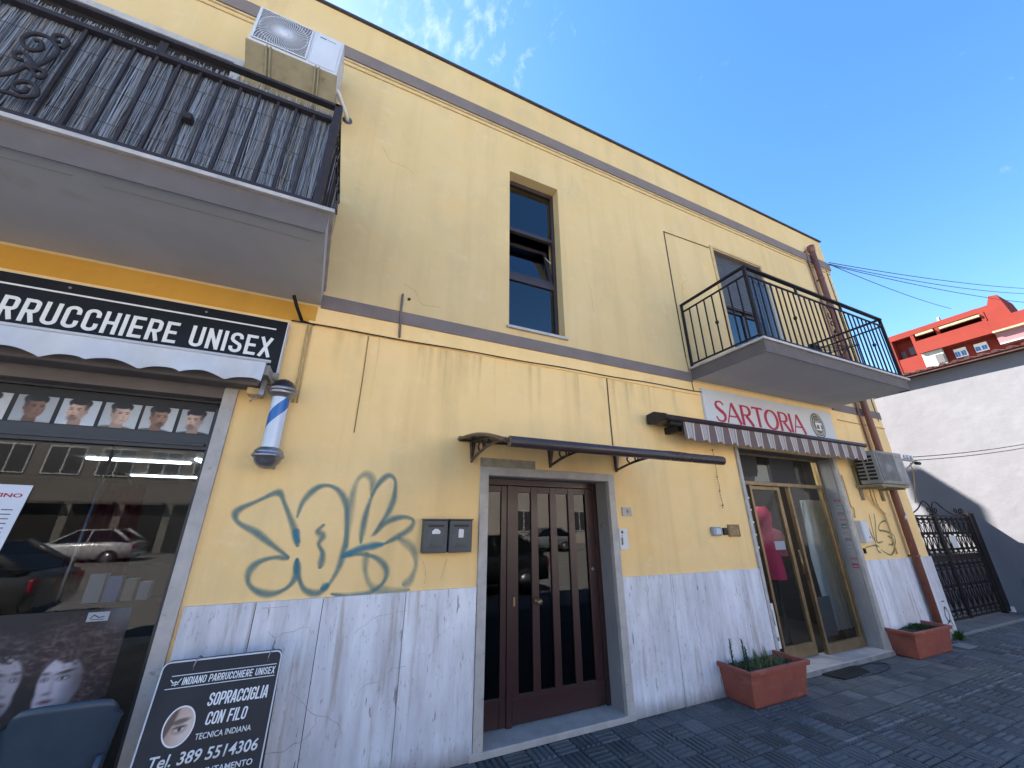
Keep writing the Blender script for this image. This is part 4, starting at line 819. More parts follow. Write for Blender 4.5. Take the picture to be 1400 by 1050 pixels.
# price list sheet
t = thing('price_list', 'white price list sheet with red heading behind the barber shop glass', 'price list', (-1.95, .09, 1.66))
sh = lambda p: Vector((p.x+(p.z-1.66)*.06, p.y, p.z+(p.x+1.77)*-.02))
m = M(); m.box(-2.13, -1.775, .098, .1, 1.47, 1.86); m.v = [tuple(sh(Vector(p))) for p in m.v]; build('sheet', m, emit('plain_paper', (.62, .66, .74), 0.0), t)  # sheet in one plain pale colour, emission off
text('LISTINO', -1.80, 1.785, .024, .0975, MT['red'], t, width=.19, bold=.03, align='RIGHT', rot=sh)
m = M()
for i in range(9):
    z = 1.71-i*.026; m.box(-2.09, -1.90-.02*(i % 3), .0968, .0972, z, z+.003); m.box(-1.86, -1.81, .0968, .0972, z, z+.006)
m.v = [tuple(sh(Vector(p))) for p in m.v]; build('price_lines', m, MT['mailgrey'], t)
m = M()
for i, (a, b, cc) in enumerate(((-1.42, -1.34, 0), (-1.325, -1.25, 1), (-1.23, -1.17, 2), (-1.15, -1.09, 0))): m.box(a, b, .30, .36, 1.15, 1.32-.02*i, col=[(.35, .36, .40), (.09, .20, .42), (.25, .22, .2)][cc])
t = thing('product_boxes', 'row of small product boxes standing behind the barber window poster', 'boxes', (-1.3, .33, 1.15)); build('boxes', m, MT['pic'], t, cols=True)
m = M(); m.box(-1.6, -1.0, .25, .42, 1.13, 1.148); build('shelf', m, MT['dark'], t)
# barber interior
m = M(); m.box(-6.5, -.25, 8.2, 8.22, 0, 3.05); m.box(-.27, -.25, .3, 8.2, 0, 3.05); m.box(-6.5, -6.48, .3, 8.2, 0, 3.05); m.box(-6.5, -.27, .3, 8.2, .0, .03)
build('shop_room', m, MT['interior'], B); m = M(); m.box(-6.48, -.27, .32, 8.2, 2.52, 2.54); build('shop_ceiling', m, MT['white'], B)
m = M(); m.box(-3.4, -2.2, 4.1, 4.18, 2.49, 2.515); m.box(-2.0, -1.94, 3.6, 5.4, 2.49, 2.515); m.box(-3.8, -2.3, 6.6, 6.68, 2.49, 2.515); m.lathe([(0, 0), (.08, 0), (.08, .02)], (-1.35, 3.1, 2.49), 16); build('ceiling_lamp', m, emit('cool_lamp', (.9, .96, 1), 1.8), B)
t = thing('barber_chair', 'black padded barber chair with tall headrest inside the barber shop', 'barber chair', (-1.95, 1.25, 0))
m = M(); m.lathe([(0, .0), (.24, 0), (.24, .04), (.05, .07), (.05, .45), (0, .45)], (-1.95, 1.25, .03), 20); build('base', m, MT['chrome'], t)
m = M(); m.box(-2.2, -1.7, 1.0, 1.5, .50, .62); build('seat', m, MT['black'], t, bevel=.03); m = M(); m.box(-2.18, -1.72, 1.45, 1.56, .6, 1.25); build('backrest', m, MT['black'], t, bevel=.03)
m = M(); m.lathe([(0, -.02), (.10, 0), (.13, .12), (.12, .28), (.05, .36), (0, .37)], (-1.95, 1.5, 1.72), 18); m.tube([(-1.95, 1.5, 1.2), (-1.95, 1.5, 1.75)], .03, 8); build('headrest', m, MT['black'], t)
t = thing('hanging_cape', 'dark red barber cape hanging inside the barber shop', 'cape', (-1.7, 1.1, 1.9)); n = 24
m = M(); m.add([(-1.88+i*.017-(.0 if z < 1.8 else (i-12)*.004), 1.0+.03*math.sin(i*1.2), z) for z in (1.15, 1.5, 1.85, 1.95) for i in range(n)], [(j*n+i, j*n+i+1, (j+1)*n+i+1, (j+1)*n+i) for j in range(3) for i in range(n-1)], smooth=True); build('cloth', m, mat('crimson_cloth', (.16, .01, .02), (.09, .008, .015), rough=.8), t)
line([(-1.62, .5, 2.51), (-1.62, .5, 0.1)], .011, MT['chrome'], 'pole', B)
m = M(); m.box(-5.5, -.5, 4.9, 5.15, .03, 1.0); m.box(-4.9, -2.6, 4.9, 4.96, 1.2, 1.9); build('counter', m, MT['dark'], B)
# barber sign
SG = thing('barber_sign', 'long black sign board with white letters PARRUCCHIERE UNISEX above the white awning', 'shop sign', (-2.5, -.1, 2.95))
m = M(); m.box(-4.6, -.585, -.10, -.03, 2.715, 3.20); build('panel', m, MT['blackgloss'], SG)
m = M(); m.box(-4.6, -.585, -.101, -.025, 3.2005, 3.204); m.box(-.5845, -.577, -.104, -.025, 2.71, 3.204); m.box(-4.6, -.585, -.106, -.025, 2.703, 2.7145); build('frame', m, MT['acwhite'], SG)
strokes_text('PARRUCCHIERE UNISEX', -2.372, -.655, 2.868, .168, -.1025, SG, MT['ledwhite'], slant=.0)
strokes_text('INDIANO', -3.16, -2.47, 2.868, .168, -.1025, SG, MT['ledwhite'], slant=.0)
m = M(); m.box(-4.3, -.655, -.1025, -.1, 3.112, 3.124); m.box(-4.3, -.66, -.1025, -.1, 2.795, 2.805); build('rule', m, MT['ledwhite'], SG)
m = M()
for x in (-1.9, -1.13, -3.0): m.lathe([(0, -.004), (.009, -.003), (.009, 0)], (x, -.1, 3.165), 10, 'y')
build('screw', m, MT['chrome'], SG)
# white awning, rolled in
AW = thing('white_awning', 'rolled in white fabric awning with wavy valance below the barber sign', 'awning', (-2.5, -.25, 2.7))
m = M(); n = 220; xs = np.linspace(-4.7, -.625, n)
row = lambda z0, f: [(x, -.30+.03*math.sin(x*13.4)*f+.006*math.sin(x*41)*f, z0+(.0 if f < .5 else +.034*abs(math.sin((x+.62)*math.pi/.235))**.8-.012)) for x in xs]
m.add(row(2.752, 0)+row(2.67, .4)+row(2.602, 1), [(j*n+i, j*n+i+1, (j+1)*n+i+1, (j+1)*n+i) for j in range(2) for i in range(n-1)], smooth=True); build('valance', m, MT['fabric'], AW)
m = M(); m.tube([(-4.7, -.30, 2.762), (-.60, -.30, 2.762)], .012, 8); build('front_bar', m, MT['acwhite'], AW)
m = M(); m.add([(-4.7, -.295, 2.768), (-.63, -.295, 2.768), (-.63, -.11, 2.76), (-4.7, -.11, 2.76)], [(0, 1, 2, 3)]); build('fabric_top', m, MT['fabric'], AW)
m = M(); m.box(-4.7, -.66, -.19, -.03, 2.60, 2.69); build('cassette', m, MT['fascia'], AW, bevel=.015)
m = M(); m.box(-.655, -.60, -.28, -.02, 2.66, 2.74); m.tube([(-.64, -.12, 2.71), (-.56, -.12, 2.71)], .03, 12); build('end_arm', m, MT['acgrey'], AW, bevel=.005)
m = M(); m.box(-.645, -.615, -.20, -.17, 2.53, 2.66); m.tube([(-.63, -.185, 2.55), (-.66, -.20, 2.50), (-.69, -.2, 2.47)], .006, 6); build('crank_hook', m, MT['chrome'], AW)
m = M(); m.box(-.74, -.64, -.14, -.03, 2.545, 2.60); build('end_box', m, MT['conduit'], AW, bevel=.01)
# barber pole
BP = thing('barber_pole', 'wall mounted barber pole with blue and white spiral between dark chrome caps', 'barber pole', (-.5, -.18, 2.0))
def spiral():
    mm = bpy.data.materials.new('spiral_stripes'); mm.use_nodes = True; t_ = mm.node_tree; p = t_.nodes['Principled BSDF']; p.inputs['Roughness'].default_value = .18
    tcn = N(t_, 'ShaderNodeTexCoord'); sp = N(t_, 'ShaderNodeSeparateXYZ'); t_.links.new(tcn.outputs['Object'], sp.inputs[0])
    at = N(t_, 'ShaderNodeMath', operation='ARCTAN2'); t_.links.new(sp.outputs[1], at.inputs[0]); t_.links.new(sp.outputs[0], at.inputs[1])
    a1 = N(t_, 'ShaderNodeMath', operation='MULTIPLY_ADD'); t_.links.new(sp.outputs[2], a1.inputs[0]); a1.inputs[1].default_value = 2.35; a1.inputs[2].default_value = -.10
    a2 = N(t_, 'ShaderNodeMath', operation='MULTIPLY_ADD'); t_.links.new(at.outputs[0], a2.inputs[0]); a2.inputs[1].default_value = -1/(2*math.pi); t_.links.new(a1.outputs[0], a2.inputs[2])
    fr = N(t_, 'ShaderNodeMath', operation='FRACT'); t_.links.new(a2.outputs[0], fr.inputs[0])
    r_ = N(t_, 'ShaderNodeValToRGB'); r_.color_ramp.interpolation = 'CONSTANT'; e = r_.color_ramp.elements; e[0].color = (.03, .14, .42, 1); e[1].position = .26; e[1].color = (.62, .68, .76, 1)
    for pos, c in ((.62, (.60, .66, .74)),): x = e.new(pos); x.color = (*c, 1)
    t_.links.new(fr.outputs[0], r_.inputs[0]); t_.links.new(r_.outputs[0], p.inputs['Base Color']); return mm
m = M(); m.lathe([(.058, .12), (.058, .58)], (-.5, -.18, 2.0), 32); build('cylinder', m, spiral(), BP)
lo = [(0, 0), (.035, .005), (.062, .022), (.080, .048), (.088, .072), (.098, .078), (.104, .09), (.098, .102), (.09, .106), (.094, .116), (.088, .128), (.078, .132), (.076, .142), (.064, .148), (.055, .150)]
m = M(); m.lathe(lo, (-.5, -.18, 2.0), 32); build('lower_cap', m, MT['chrome'], BP)
m = M(); m.lathe([(r, -h) for r, h in lo[5:]], (-.5, -.18, 2.675), 32); build('collar', m, MT['chrome'], BP); m = M(); m.lathe([(r*.98, -h) for r, h in lo[:7]], (-.5, -.18, 2.675), 32); build('upper_cap', m, mat('black_gloss_cap', (.02, .02, .025), rough=.25), BP)
m = M(); m.box(-.52, -.48, -.10, 0, 2.09, 2.12); m.box(-.52, -.48, -.10, 0, 2.56, 2.59); m.box(-.535, -.465, -.015, 0, 2.02, 2.66); build('bracket', m, MT['chrome'], BP)
# broken lamp arm below the balcony corner
m = M(); m.tube([(-.58, -.16, 3.43), (-.55, -.10, 3.36), (-.50, -.03, 3.27)], .014, 8); m.tube([(-.53, -.06, 3.33), (-.50, -.04, 3.27), (-.40, -.02, 3.26)], .007, 6)
o = build('awning_hook', m, MT['iron']); o['label'] = 'short black hook sticking out of the wall under the left balcony corner'; o['category'] = 'hook'

# upper air conditioner
def aircon(x0, x1, z0, z1, yf, yb, label, body, name='air_conditioner', vent=False):
    t = thing(name, label, 'air conditioner', ((x0+x1)/2, (yf+yb)/2, z0), 'outdoor air conditioner units')
    m = M(); m.box(x0, x1, yf, yb, z0, z1); build('casing', m, body, t, bevel=.012)
    w_ = x1-x0; gx0, gx1 = x0+.035*w_, x0+.62*w_; h = z1-z0; gz0, gz1 = z0+.07*h, z1-.07*h
    m = M(); m.box(gx0, gx1, yf-.004, yf+.002, gz0, gz1); build('fan_recess', m, MT['grille'], t)
    m = M(); cx, cz = (gx0+gx1)/2, (gz0+gz1)/2
    for i in range(52):
        a = 2*math.pi*i/52; pts = []
        for k in range(6):
            q = .10+.9*k/5; b = a+.9*q; R = q; px, pz = cx+R*.5*(gx1-gx0)*1.3*math.cos(b), cz+R*.5*(gz1-gz0)*1.3*math.sin(b); px = min(max(px, gx0), gx1); pz = min(max(pz, gz0), gz1); pts.append((px, pz))
        m.ribbon(pts, .0045, yf-.012, t=.003)
    for R in (.3, .92): m.ribbon([(min(max(cx+R*.5*(gx1-gx0)*math.cos(u), gx0), gx1), min(max(cz+R*.5*(gz1-gz0)*math.sin(u), gz0), gz1)) for u in np.linspace(0, 6.283, 40)[:-1]], .004, yf-.0125, closed=True, t=.003)
    m.ribbon([(gx0, gz0), (gx1, gz0), (gx1, gz1), (gx0, gz1)], .014, yf-.013, closed=True, t=.006); build('fan_grille', m, body, t)
    m = M(); m.lathe([(0, -.02), (.04, -.018), (.045, -.012), (.045, -.008)], (cx, yf, cz), 20, 'y'); build('hub', m, body, t)
    m = M(); m.box(gx1+.03, x1-.025, yf-.006, yf-.0005, z0+.05*h, z1-.10*h); build('service_panel', m, body, t, bevel=.004)
    m = M(); m.box(gx1+.07, gx1+.13, yf-.0075, yf-.0061, z1-.16*h, z1-.135*h); m.box(gx1+.14, x1-.07, yf-.0075, yf-.0061, z1-.155*h, z1-.145*h); build('label_print', m, MT['mailgrey'], t)
    if vent:
        m = M()
        for j in range(2):
            for i in range(7): a = yf+.05+j*.13; m.box(x0-.003, x0-.0005, a, a+.10, z0+.06+i*.055, z0+.095+i*.055)
        build('side_vent', m, MT['dark'], t)
    return t
A1 = aircon(-1.375, -.62, 5.855, 6.37, -.40, -.10, 'white air conditioner unit with swirling fan grille high beside the left balcony', MT['acwhite'])
m = M(); m.hexa([(-1.385, -.41, 5.825), (-.61, -.41, 5.825), (-.61, -.10, 5.50), (-1.385, -.10, 5.50), (-1.385, -.41, 5.84), (-.61, -.41, 5.84), (-.61, -.10, 5.515), (-1.385, -.10, 5.515)]); build('drip_tray', m, MT['tray'], A1, bevel=.004)
for x in (-1.20, -.79):
    m = M(); m.box(x-.022, x-.008, -.42, -.05, 5.80, 5.845); m.box(x+.008, x+.022, -.42, -.05, 5.80, 5.845); m.tube([(x-.015, -.42, 5.81), (x-.015, -.06, 5.46)], .008, 6); m.tube([(x+.015, -.42, 5.81), (x+.015, -.06, 5.46)], .008, 6); m.box(x-.02, x+.02, -.05, 0, 5.4, 5.85)
    build('bracket', m, MT['tray'], A1)
m = M(); m.tube(smoothpts([(-.62, -.22, 5.90), (-.57, -.16, 5.84), (-.52, -.08, 5.80), (-.50, 0.0, 5.80)], 4), .022, 8); build('hose', m, MT['white'], A1)
m = M(); m.lathe([(0, -.01), (.05, -.008), (.05, 0)], (-.50, 0, 5.80), 14, 'y'); build('wall_flange', m, MT['mailgrey'], A1)
A2 = aircon(7.46, 8.28, 2.21, 2.71, -.36, -.08, 'weathered grey air conditioner unit at the end of the striped awning', MT['acgrey'], vent=True)
m = M(); m.box(7.44, 8.25, -.34, -.02, 2.165, 2.205); build('drip_tray', m, MT['tray'], A2)
for x in (7.5, 8.1): m = M(); m.box(x, x+.04, -.04, 0, 1.98, 2.5); m.box(x, x+.04, -.33, -.04, 2.14, 2.164); build('bracket', m, MT['tray'], A2)
m = M(); m.tube(smoothpts([(7.62, -.1, 2.16), (7.75, -.04, 1.95), (7.97, -.03, 1.75), (8.0, -.02, 1.2)], 5), .012, 6); m.tube(smoothpts([(7.7, -.1, 2.16), (7.84, -.04, 1.9), (8.02, -.03, 1.78)], 5), .009, 6); build('hose', m, MT['conduit'], A2)

# ---------------------------------------------------------------- tailor shop
for a, b in ((4.752, 4.803), (6.982, 7.058)): m = M(); m.box(a, b, -.027, .02, 0, 2.60); build('shop_surround', m, MT['marble'], B, bevel=.002)
for a, b in ((6.968, 6.984), (4.801, 4.815)): m = M(); m.box(a, b, .021, .24, .056, 2.598); build('shop_reveal', m, MT['reveal'], B)
m = M(); m.box(4.816, 6.967, .003, .19, 2.588, 2.5985); build('shop_reveal', m, MT['fascia'], B)
m = M(); m.box(4.72, 7.06, -.05, .30, .002, .055); build('shop_step', m, MT['marble'], B, bevel=.006)
m = M(); m.box(4.72, 7.06, -.056, -.0505, .0, .05); build('step_edge', m, MT['kerb'], B)
m = M(); ys = .19
for a, b, c, d in ((4.816, 4.85, .056, 2.598), (6.925, 6.967, .056, 2.598), (4.851, 6.924, 2.56, 2.598), (4.851, 6.924, 2.145, 2.195), (5.195, 5.235, .056, 2.144), (6.05, 6.09, .056, 2.144), (6.091, 6.924, .056, .17), (6.86, 6.89, .171, 2.144), (4.851, 5.194, .056, .12)): m.box(a, b, ys, ys+.05, c, d)
SW = build('shop_entrance', m, MT['bronze'], B, label='gold aluminium shop entrance of the tailor', bevel=.003)
m = M()   # sliding leaf standing slightly behind the frame
for a, b, c, d in ((5.24, 5.28, .06, 2.14), (5.87, 5.93, .06, 2.14), (5.281, 5.869, 2.09, 2.14), (5.281, 5.869, .06, .20)): m.box(a, b, ys+.055, ys+.095, c, d)
build('door_leaf', m, MT['bronze'], SW, bevel=.003)
for a, b, c, d, y in ((4.851, 5.194, .12, 2.145, .2), (5.281, 5.869, .20, 2.09, .26), (6.091, 6.86, .17, 2.145, .2), (4.851, 6.924, 2.195, 2.56, .2)):
    m = M(); m.box(a, b, y+.01, y+.014, c, d); build('pane', m, MT['glassD'], SW)
m = M(); m.prism([(4.855, 2.555), (4.855, 2.255), (5.0, 2.248), (5.05, 2.275), (5.12, 2.24), (5.22, 2.265), (5.3, 2.255), (5.36, 2.285), (5.43, 2.26), (5.47, 2.34), (5.5, 2.555)], .208, .2095); m.box(5.78, 6.35, .208, .2095, 2.2, 2.555); build('torn_black_film', m, MT['black'], SW)
m = M(); m.prism([(5.36, 2.2), (5.70, 2.2), (5.70, 2.44), (5.47, 2.43)], .2135, .2145); build('pale_film', m, mat('pale_film', (.33, .32, .26), rough=.6), SW)
m = M(); m.box(6.14, 6.42, .2175, .219, .24, .70); m.box(5.30, 5.5, .275, .2765, .30, 1.5) if False else None; build('shop_poster', m, MT['mailgrey'], SW)
m = M()
for i in range(16): z = 2.06-i*.052; w_ = .05+.02*((i*7) % 3); m.box(5.06, 5.06+w_, .1985, .2, z, z+.022)
build('window_lettering', m, MT['ledwhite'], SW)
m = M(); m.box(5.04, 5.17, .196, .1985, .22, .70); build('notice_sheet', m, MT['white'], SW); m = M(); m.prism([(5.08, .48), (5.14, .46), (5.13, .64), (5.09, .60)], .1945, .1955); m.box(5.07, 5.15, .1945, .1955, .30, .34); build('notice_print', m, MT['mailgrey'], SW)
m = M(); m.box(5.55, 5.77, .248, .2505, 1.30, 1.41); build('door_card', m, mat('pale_card', (.32, .34, .38), rough=.6), SW)
text('APERTO', 5.66, 1.345, .028, .2465, MT['mailgrey'], SW, width=.15, align='CENTER') if False else None
m = M(); m.tube([(5.90, .16, 1.0), (5.90, .16, 1.3)], .012, 8); build('handle', m, MT['bronze'], SW)
# prints on the right reveal
m = M(); cols_ = [(.24, .25, .24), (.22, .05, .10), (.16, .22, .20), (.10, .12, .14), (.25, .08, .12), (.12, .13, .16), (.2, .2, .22), (.10, .11, .13), (.2, .24, .26), (.24, .24, .25), (.22, .10, .14), (.28, .06, .09)]
zz = 2.06
for i, c in enumerate(cols_):
    h = (.05, .04, .07, .055, .03, .09, .045, .05, .07, .035, .04, .08)[i]; m.box(6.9655, 6.9672, .03, .105, zz-h*.8, zz, col=c)
    m.box(6.965, 6.9653, .04, .095, zz-h*.55, zz-h*.42, col=(.42, .42, .45)); zz -= h+.035
build('reveal_stickers', m, MT['pic'], B, kind='stuff', cols=True)
# interior
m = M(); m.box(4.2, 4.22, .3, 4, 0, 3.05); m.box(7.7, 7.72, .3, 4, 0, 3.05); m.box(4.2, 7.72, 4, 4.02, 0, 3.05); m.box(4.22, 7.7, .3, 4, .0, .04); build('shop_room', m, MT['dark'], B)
t = thing('dress_form', 'pink dress on a dress form behind the tailor shop door', 'dress form', (5.99, .62, 0))
m = M(); m.lathe([(0, 0), (.18, 0), (.16, .02), (.02, .05), (.015, .9), (0, .9)], (5.99, .62, .04), 14); build('stand', m, MT['dark'], t)
pr = [(.20, 0), (.19, .25), (.14, .5), (.115, .62), (.15, .80), (.165, .90), (.10, 1.0), (.04, 1.04), (.04, 1.1), (0, 1.11)]
m = M(); m.lathe(pr[:7], (5.99, .62, .88), 20); m.v = [(5.99+(x-5.99)*.72*(1+.05*math.sin(z*9)), .62+(y-.62)*.65, z) for x, y, z in m.v]; build('dress', m, mat('raspberry_cloth', (.55, .03, .10), (.42, .02, .08), rough=.8, stretch=(20, 20, 1)), t)
m = M(); m.lathe([(.17, 0), (.15, .12), (.17, .3), (.12, .38), (.03, .42)], (6.62, .95, 1.15), 16); build('bodice', m, mat('pale_pink_cloth', (.22, .05, .07), rough=.8), t)
t = thing('hanging_gown', 'pale blue grey gown hanging behind the right pane of the tailor shop', 'gown', (7.26, .6, 1.2)); n = 40
m = M(); m.add([(7.26+(i-20)*.0115*(1+.12*j), .6+.05*math.sin(i*.9+j), z) for j, z in enumerate((2.0, 1.6, 1.1, .5, .15)) for i in range(n)], [(j*n+i, j*n+i+1, (j+1)*n+i+1, (j+1)*n+i) for j in range(4) for i in range(n-1)], smooth=True); build('cloth', m, mat('pale_blue_cloth', (.45, .54, .60), (.38, .46, .52), rough=.85, stretch=(8, 8, 1)), t)
t = thing('sewing_table', 'dark work table with folded cloth inside the tailor shop', 'table', (5.6, 1.6, 0)); m = M(); m.box(4.8, 6.4, 1.3, 2.0, .76, .80); build('top', m, MT['band'], t)
for x in (4.85, 6.3):
    for y in (1.35, 1.9): m = M(); m.box(x, x+.05, y, y+.05, .04, .76); build('leg', m, MT['dark'], t)
m = M(); m.box(5.0, 5.4, 1.4, 1.8, .80, .86, col=(.4, .42, .45)); m.box(5.5, 5.9, 1.4, 1.8, .80, .84, col=(.1, .15, .3)); build('cloth_pile', m, MT['pic'], t, cols=True)
m = M()
rs = random.Random(9)
for i in range(26): x = 4.6+i*.11; c = rs.choice([(.2, .03, .05), (.05, .05, .07), (.25, .25, .27), (.06, .1, .18), (.15, .1, .06)]); m.box(x, x+.09, 3.2, 3.5, 1.0+rs.uniform(-.2, .1), 1.95, col=c)
t = thing('clothes_rail', 'rail of coloured garments at the back of the tailor shop', 'clothes rail', (6, 3.3, 0)); build('garments', m, MT['pic'], t, cols=True); m = M(); m.tube([(4.5, 3.35, 1.98), (7.5, 3.35, 1.98)], .015, 6); m.tube([(4.55, 3.35, .04), (4.55, 3.35, 1.98)], .015, 6); m.tube([(7.45, 3.35, .04), (7.45, 3.35, 1.98)], .015, 6); build('rail', m, MT['chrome'], t)
m = M(); m.box(5.6, 5.75, .5, 2.2, 2.9, 2.93); build('ceiling_lamp', m, emit('shop_fill_light', (1, .95, .85), 7), B)  # fill light added to brighten the tailor shop interior
# SARTORIA sign
t = thing('tailor_sign', 'white sign with crimson word SARTORIA and round grey emblem under the right balcony', 'shop sign', (5.8, -.03, 3.1))
m = M(); m.box(4.305, 7.27, -.032, 0, 2.90, 3.375); build('panel', m, mat('white_sign_panel', (.55, .58, .62), (.60, .62, .65), rough=.4, scale=2), t, bevel=.002)
def sart(parent):
    m = M(); T, t_ = .125, .05
    G = {'A': ([([(0, 0), (.33, 1)], t_), ([(.33, 1), (.70, 0)], T), ([(.12, .34), (.56, .34)], t_)], .70),
         'R': ([([(.06, 0), (.06, 1)], T), ([(.06, .965)]+arc(.30, .74, .2, .225, 90, -90, 8)+[(.06, .515)], [.03, .03, .04, .06, .075, .08, .075, .06, .04, .03, .03]), ([(.26, .50), (.58, 0)], T)], .58),
         'T': ([([(.29, 0), (.29, 1)], T), ([(0, .975), (.58, .975)], t_*1.3), ([(0, .975), (.0, .90)], t_), ([(.58, .975), (.58, .90)], t_)], .58),
         'O': ([(arc(.38, .5, .34, .475, 90, 450, 28), [.03+.055*abs(math.cos(rad(90+360*i/28))) for i in range(29)])], .76),
         'I': ([([(.05, 0), (.05, 1)], T)], .10),
         'S': ([([(.44, .82), (.42, .90), (.34, .97), (.22, .98), (.10, .92), (.06, .80), (.10, .68), (.24, .56), (.38, .46), (.46, .34), (.45, .18), (.36, .06), (.22, .02), (.08, .07), (.02, .18), (.02, .24)], [.03, .035, .03, .03, .04, .06, .075, .08, .08, .075, .06, .045, .03, .035, .04, .03])], .47)}
    x = 0; W = []
    for ch in 'SARTORIA': W.append((x, G[ch][0])); x += G[ch][1]+.085
    k = (6.47-4.52)/(x-.085)
    for n_, (o, g) in enumerate(W):
        for q, (pl, w) in enumerate(g):
            pl2 = [(4.50+(o+a)*k, 2.925+b*.295) for a, b in pl]; f = .30
            m.ribbon(pl2, [(v*.44*1.45+.004) for v in w] if isinstance(w, list) else w*.44, -.034-.0003*q, t=.002)
    return build('lettering', m, MT['red'], parent)
sart(t)
gy = mat('emblem_grey_green', (.16, .165, .14), rough=.5); ex, ez = 6.83, 3.10
m = M(); m.lathe([(0, -.002), (.165, -.002), (.165, 0)], (ex, -.0325, ez), 40, 'y'); m.v = [(ex+(a-ex)*1.1, b, ez+(c-ez)*1.25) for a, b, c in m.v]; build('emblem_disc', m, gy, t)
m = M(); E_ = lambda r: [(ex+r*1.05*math.cos(u), ez+r*1.15*math.sin(u)) for u in np.linspace(0, 2*math.pi, 41)[:-1]]
m.ribbon(E_(.152), .008, -.037, closed=True); m.ribbon(E_(.115), .004, -.037, closed=True)
m.box(ex-.075, ex+.075, -.0375, -.036, ez-.075, ez-.055); m.box(ex-.065, ex+.055, -.0375, -.036, ez+.015, ez+.05); m.box(ex+.025, ex+.06, -.0378, -.0362, ez-.055, ez+.03); m.box(ex-.065, ex-.04, -.0378, -.0362, ez-.02, ez+.02); m.box(ex-.057, ex-.05, -.0378, -.0362, ez-.05, ez-.02); m.lathe([(0, -.002), (.022, -.002), (.022, 0)], (ex+.075, -.036, ez+.03), 14, 'y')
for i in range(14): a = rad(200+i*10.8); m.box(ex+.134*math.cos(a)-.005, ex+.134*math.cos(a)+.005, -.0375, -.036, ez+.145*math.sin(a)-.006, ez+.145*math.sin(a)+.006)
build('emblem_drawing', m, MT['ledwhite'], t)
text('Sartoria', ex, ez+.068, .022, -.0378, MT['ledwhite'], t, width=.12, align='CENTER', name='emblem_text')
# striped awning, rolled in
t = thing('striped_awning', 'rolled in brown and white striped awning with dark cassette below the SARTORIA sign', 'awning', (5.5, -.25, 2.75))
m = M(); poly = [(-.02, 2.86), (-.14, 2.875), (-.30, 2.815), (-.315, 2.775), (-.28, 2.755), (-.12, 2.74), (-.02, 2.76)]
m.prism(poly, 3.30, 7.46, 'x'); build('cassette', m, MT['darkmetal'], t, bevel=.004)
m = M(); m.prism([(a*1.04, b+(.006 if b > 2.8 else -.006)) for a, b in poly], 3.265, 3.298, 'x'); build('end_cap', m, MT['black'], t, bevel=.003)
m = M(); m.tube([(3.38, -.24, 2.735), (7.44, -.24, 2.735)], .028, 10); m.box(3.55, 3.62, -.2, 0, 2.66, 2.74); m.box(7.3, 7.36, -.2, 0, 2.66, 2.74); build('roller', m, MT['black'], t)
def stripes():
    mm = bpy.data.materials.new('striped_canvas'); mm.use_nodes = True; t_ = mm.node_tree; p = t_.nodes['Principled BSDF']; p.inputs['Roughness'].default_value = .85
    tcn = N(t_, 'ShaderNodeTexCoord'); sp = N(t_, 'ShaderNodeSeparateXYZ'); t_.links.new(tcn.outputs['Object'], sp.inputs[0])
    a1 = N(t_, 'ShaderNodeMath', operation='MULTIPLY_ADD'); t_.links.new(sp.outputs[0], a1.inputs[0]); a1.inputs[1].default_value = 1/.245; a1.inputs[2].default_value = 20.2
    fr = N(t_, 'ShaderNodeMath', operation='FRACT'); t_.links.new(a1.outputs[0], fr.inputs[0]); r_ = N(t_, 'ShaderNodeValToRGB'); r_.color_ramp.interpolation = 'CONSTANT'; e = r_.color_ramp.elements
    br = (.15, .105, .095, 1); wh = (.55, .50, .46, 1); gy_ = (.26, .23, .225, 1)
    seq = [(0, br), (.42, wh), (.50, gy_), (.56, wh), (.60, gy_), (.66, wh), (.70, gy_), (.76, wh), (.80, gy_), (.92, wh)]
    e[0].color = seq[0][1]; e[0].position = 0; e[1].position = seq[1][0]; e[1].color = seq[1][1]
    for pos, c in seq[2:]: x = e.new(pos); x.color = c
    t_.links.new(fr.outputs[0], r_.inputs[0]); t_.links.new(r_.outputs[0], p.inputs['Base Color']); return mm
m = M(); n = 260; xs = np.linspace(3.56, 7.42, n)
row = lambda z0, f: [(x, -.285+.014*math.sin(x*25.6)*f, z0-(.035*abs(math.sin(x*math.pi/.245+.3)) if f > .9 else 0)) for x in xs]
m.add(row(2.762, 0)+row(2.66, .5)+row(2.575, 1), [(j*n+i, j*n+i+1, (j+1)*n+i+1, (j+1)*n+i) for j in range(2) for i in range(n-1)], smooth=True); build('valance', m, stripes(), t)

# electric box, tag, drainpipe
t = thing('meter_box', 'small pale meter box on the wall right of the tailor shop doorway', 'meter box', (7.22, -.04, 1.37))
m = M(); m.box(7.13, 7.31, -.07, 0, 1.375, 1.68); build('case', m, MT['acwhite'], t, bevel=.006); m = M(); m.box(7.15, 7.30, -.074, -.0705, 1.39, 1.665); build('lid', m, MT['white'], t, bevel=.003); m = M(); m.box(7.24, 7.28, -.0755, -.0741, 1.44, 1.46); m.box(7.21, 7.215, -.0755, -.0741, 1.52, 1.53); build('label_print', m, MT['mailgrey'], t)
m = M(); m.box(7.13, 7.17, -.02, 0, 1.23, 1.30); o = build('wall_socket', m, MT['iron']); o['label'] = 'black socket box on the wall under the pale meter box'; o['category'] = 'socket'
m = M(); m.tube(smoothpts([(7.12, -.015, 2.35), (7.13, -.015, 2.1), (7.11, -.02, 1.9), (7.17, -.02, 1.85), (7.13, -.02, 1.72)], 4), .008, 6); build('conduit', m, MT['conduit'], B)
t = thing('drainpipe', 'copper brown drainpipe running down the right end of the yellow building', 'drainpipe', (8.38, -.08, 0))
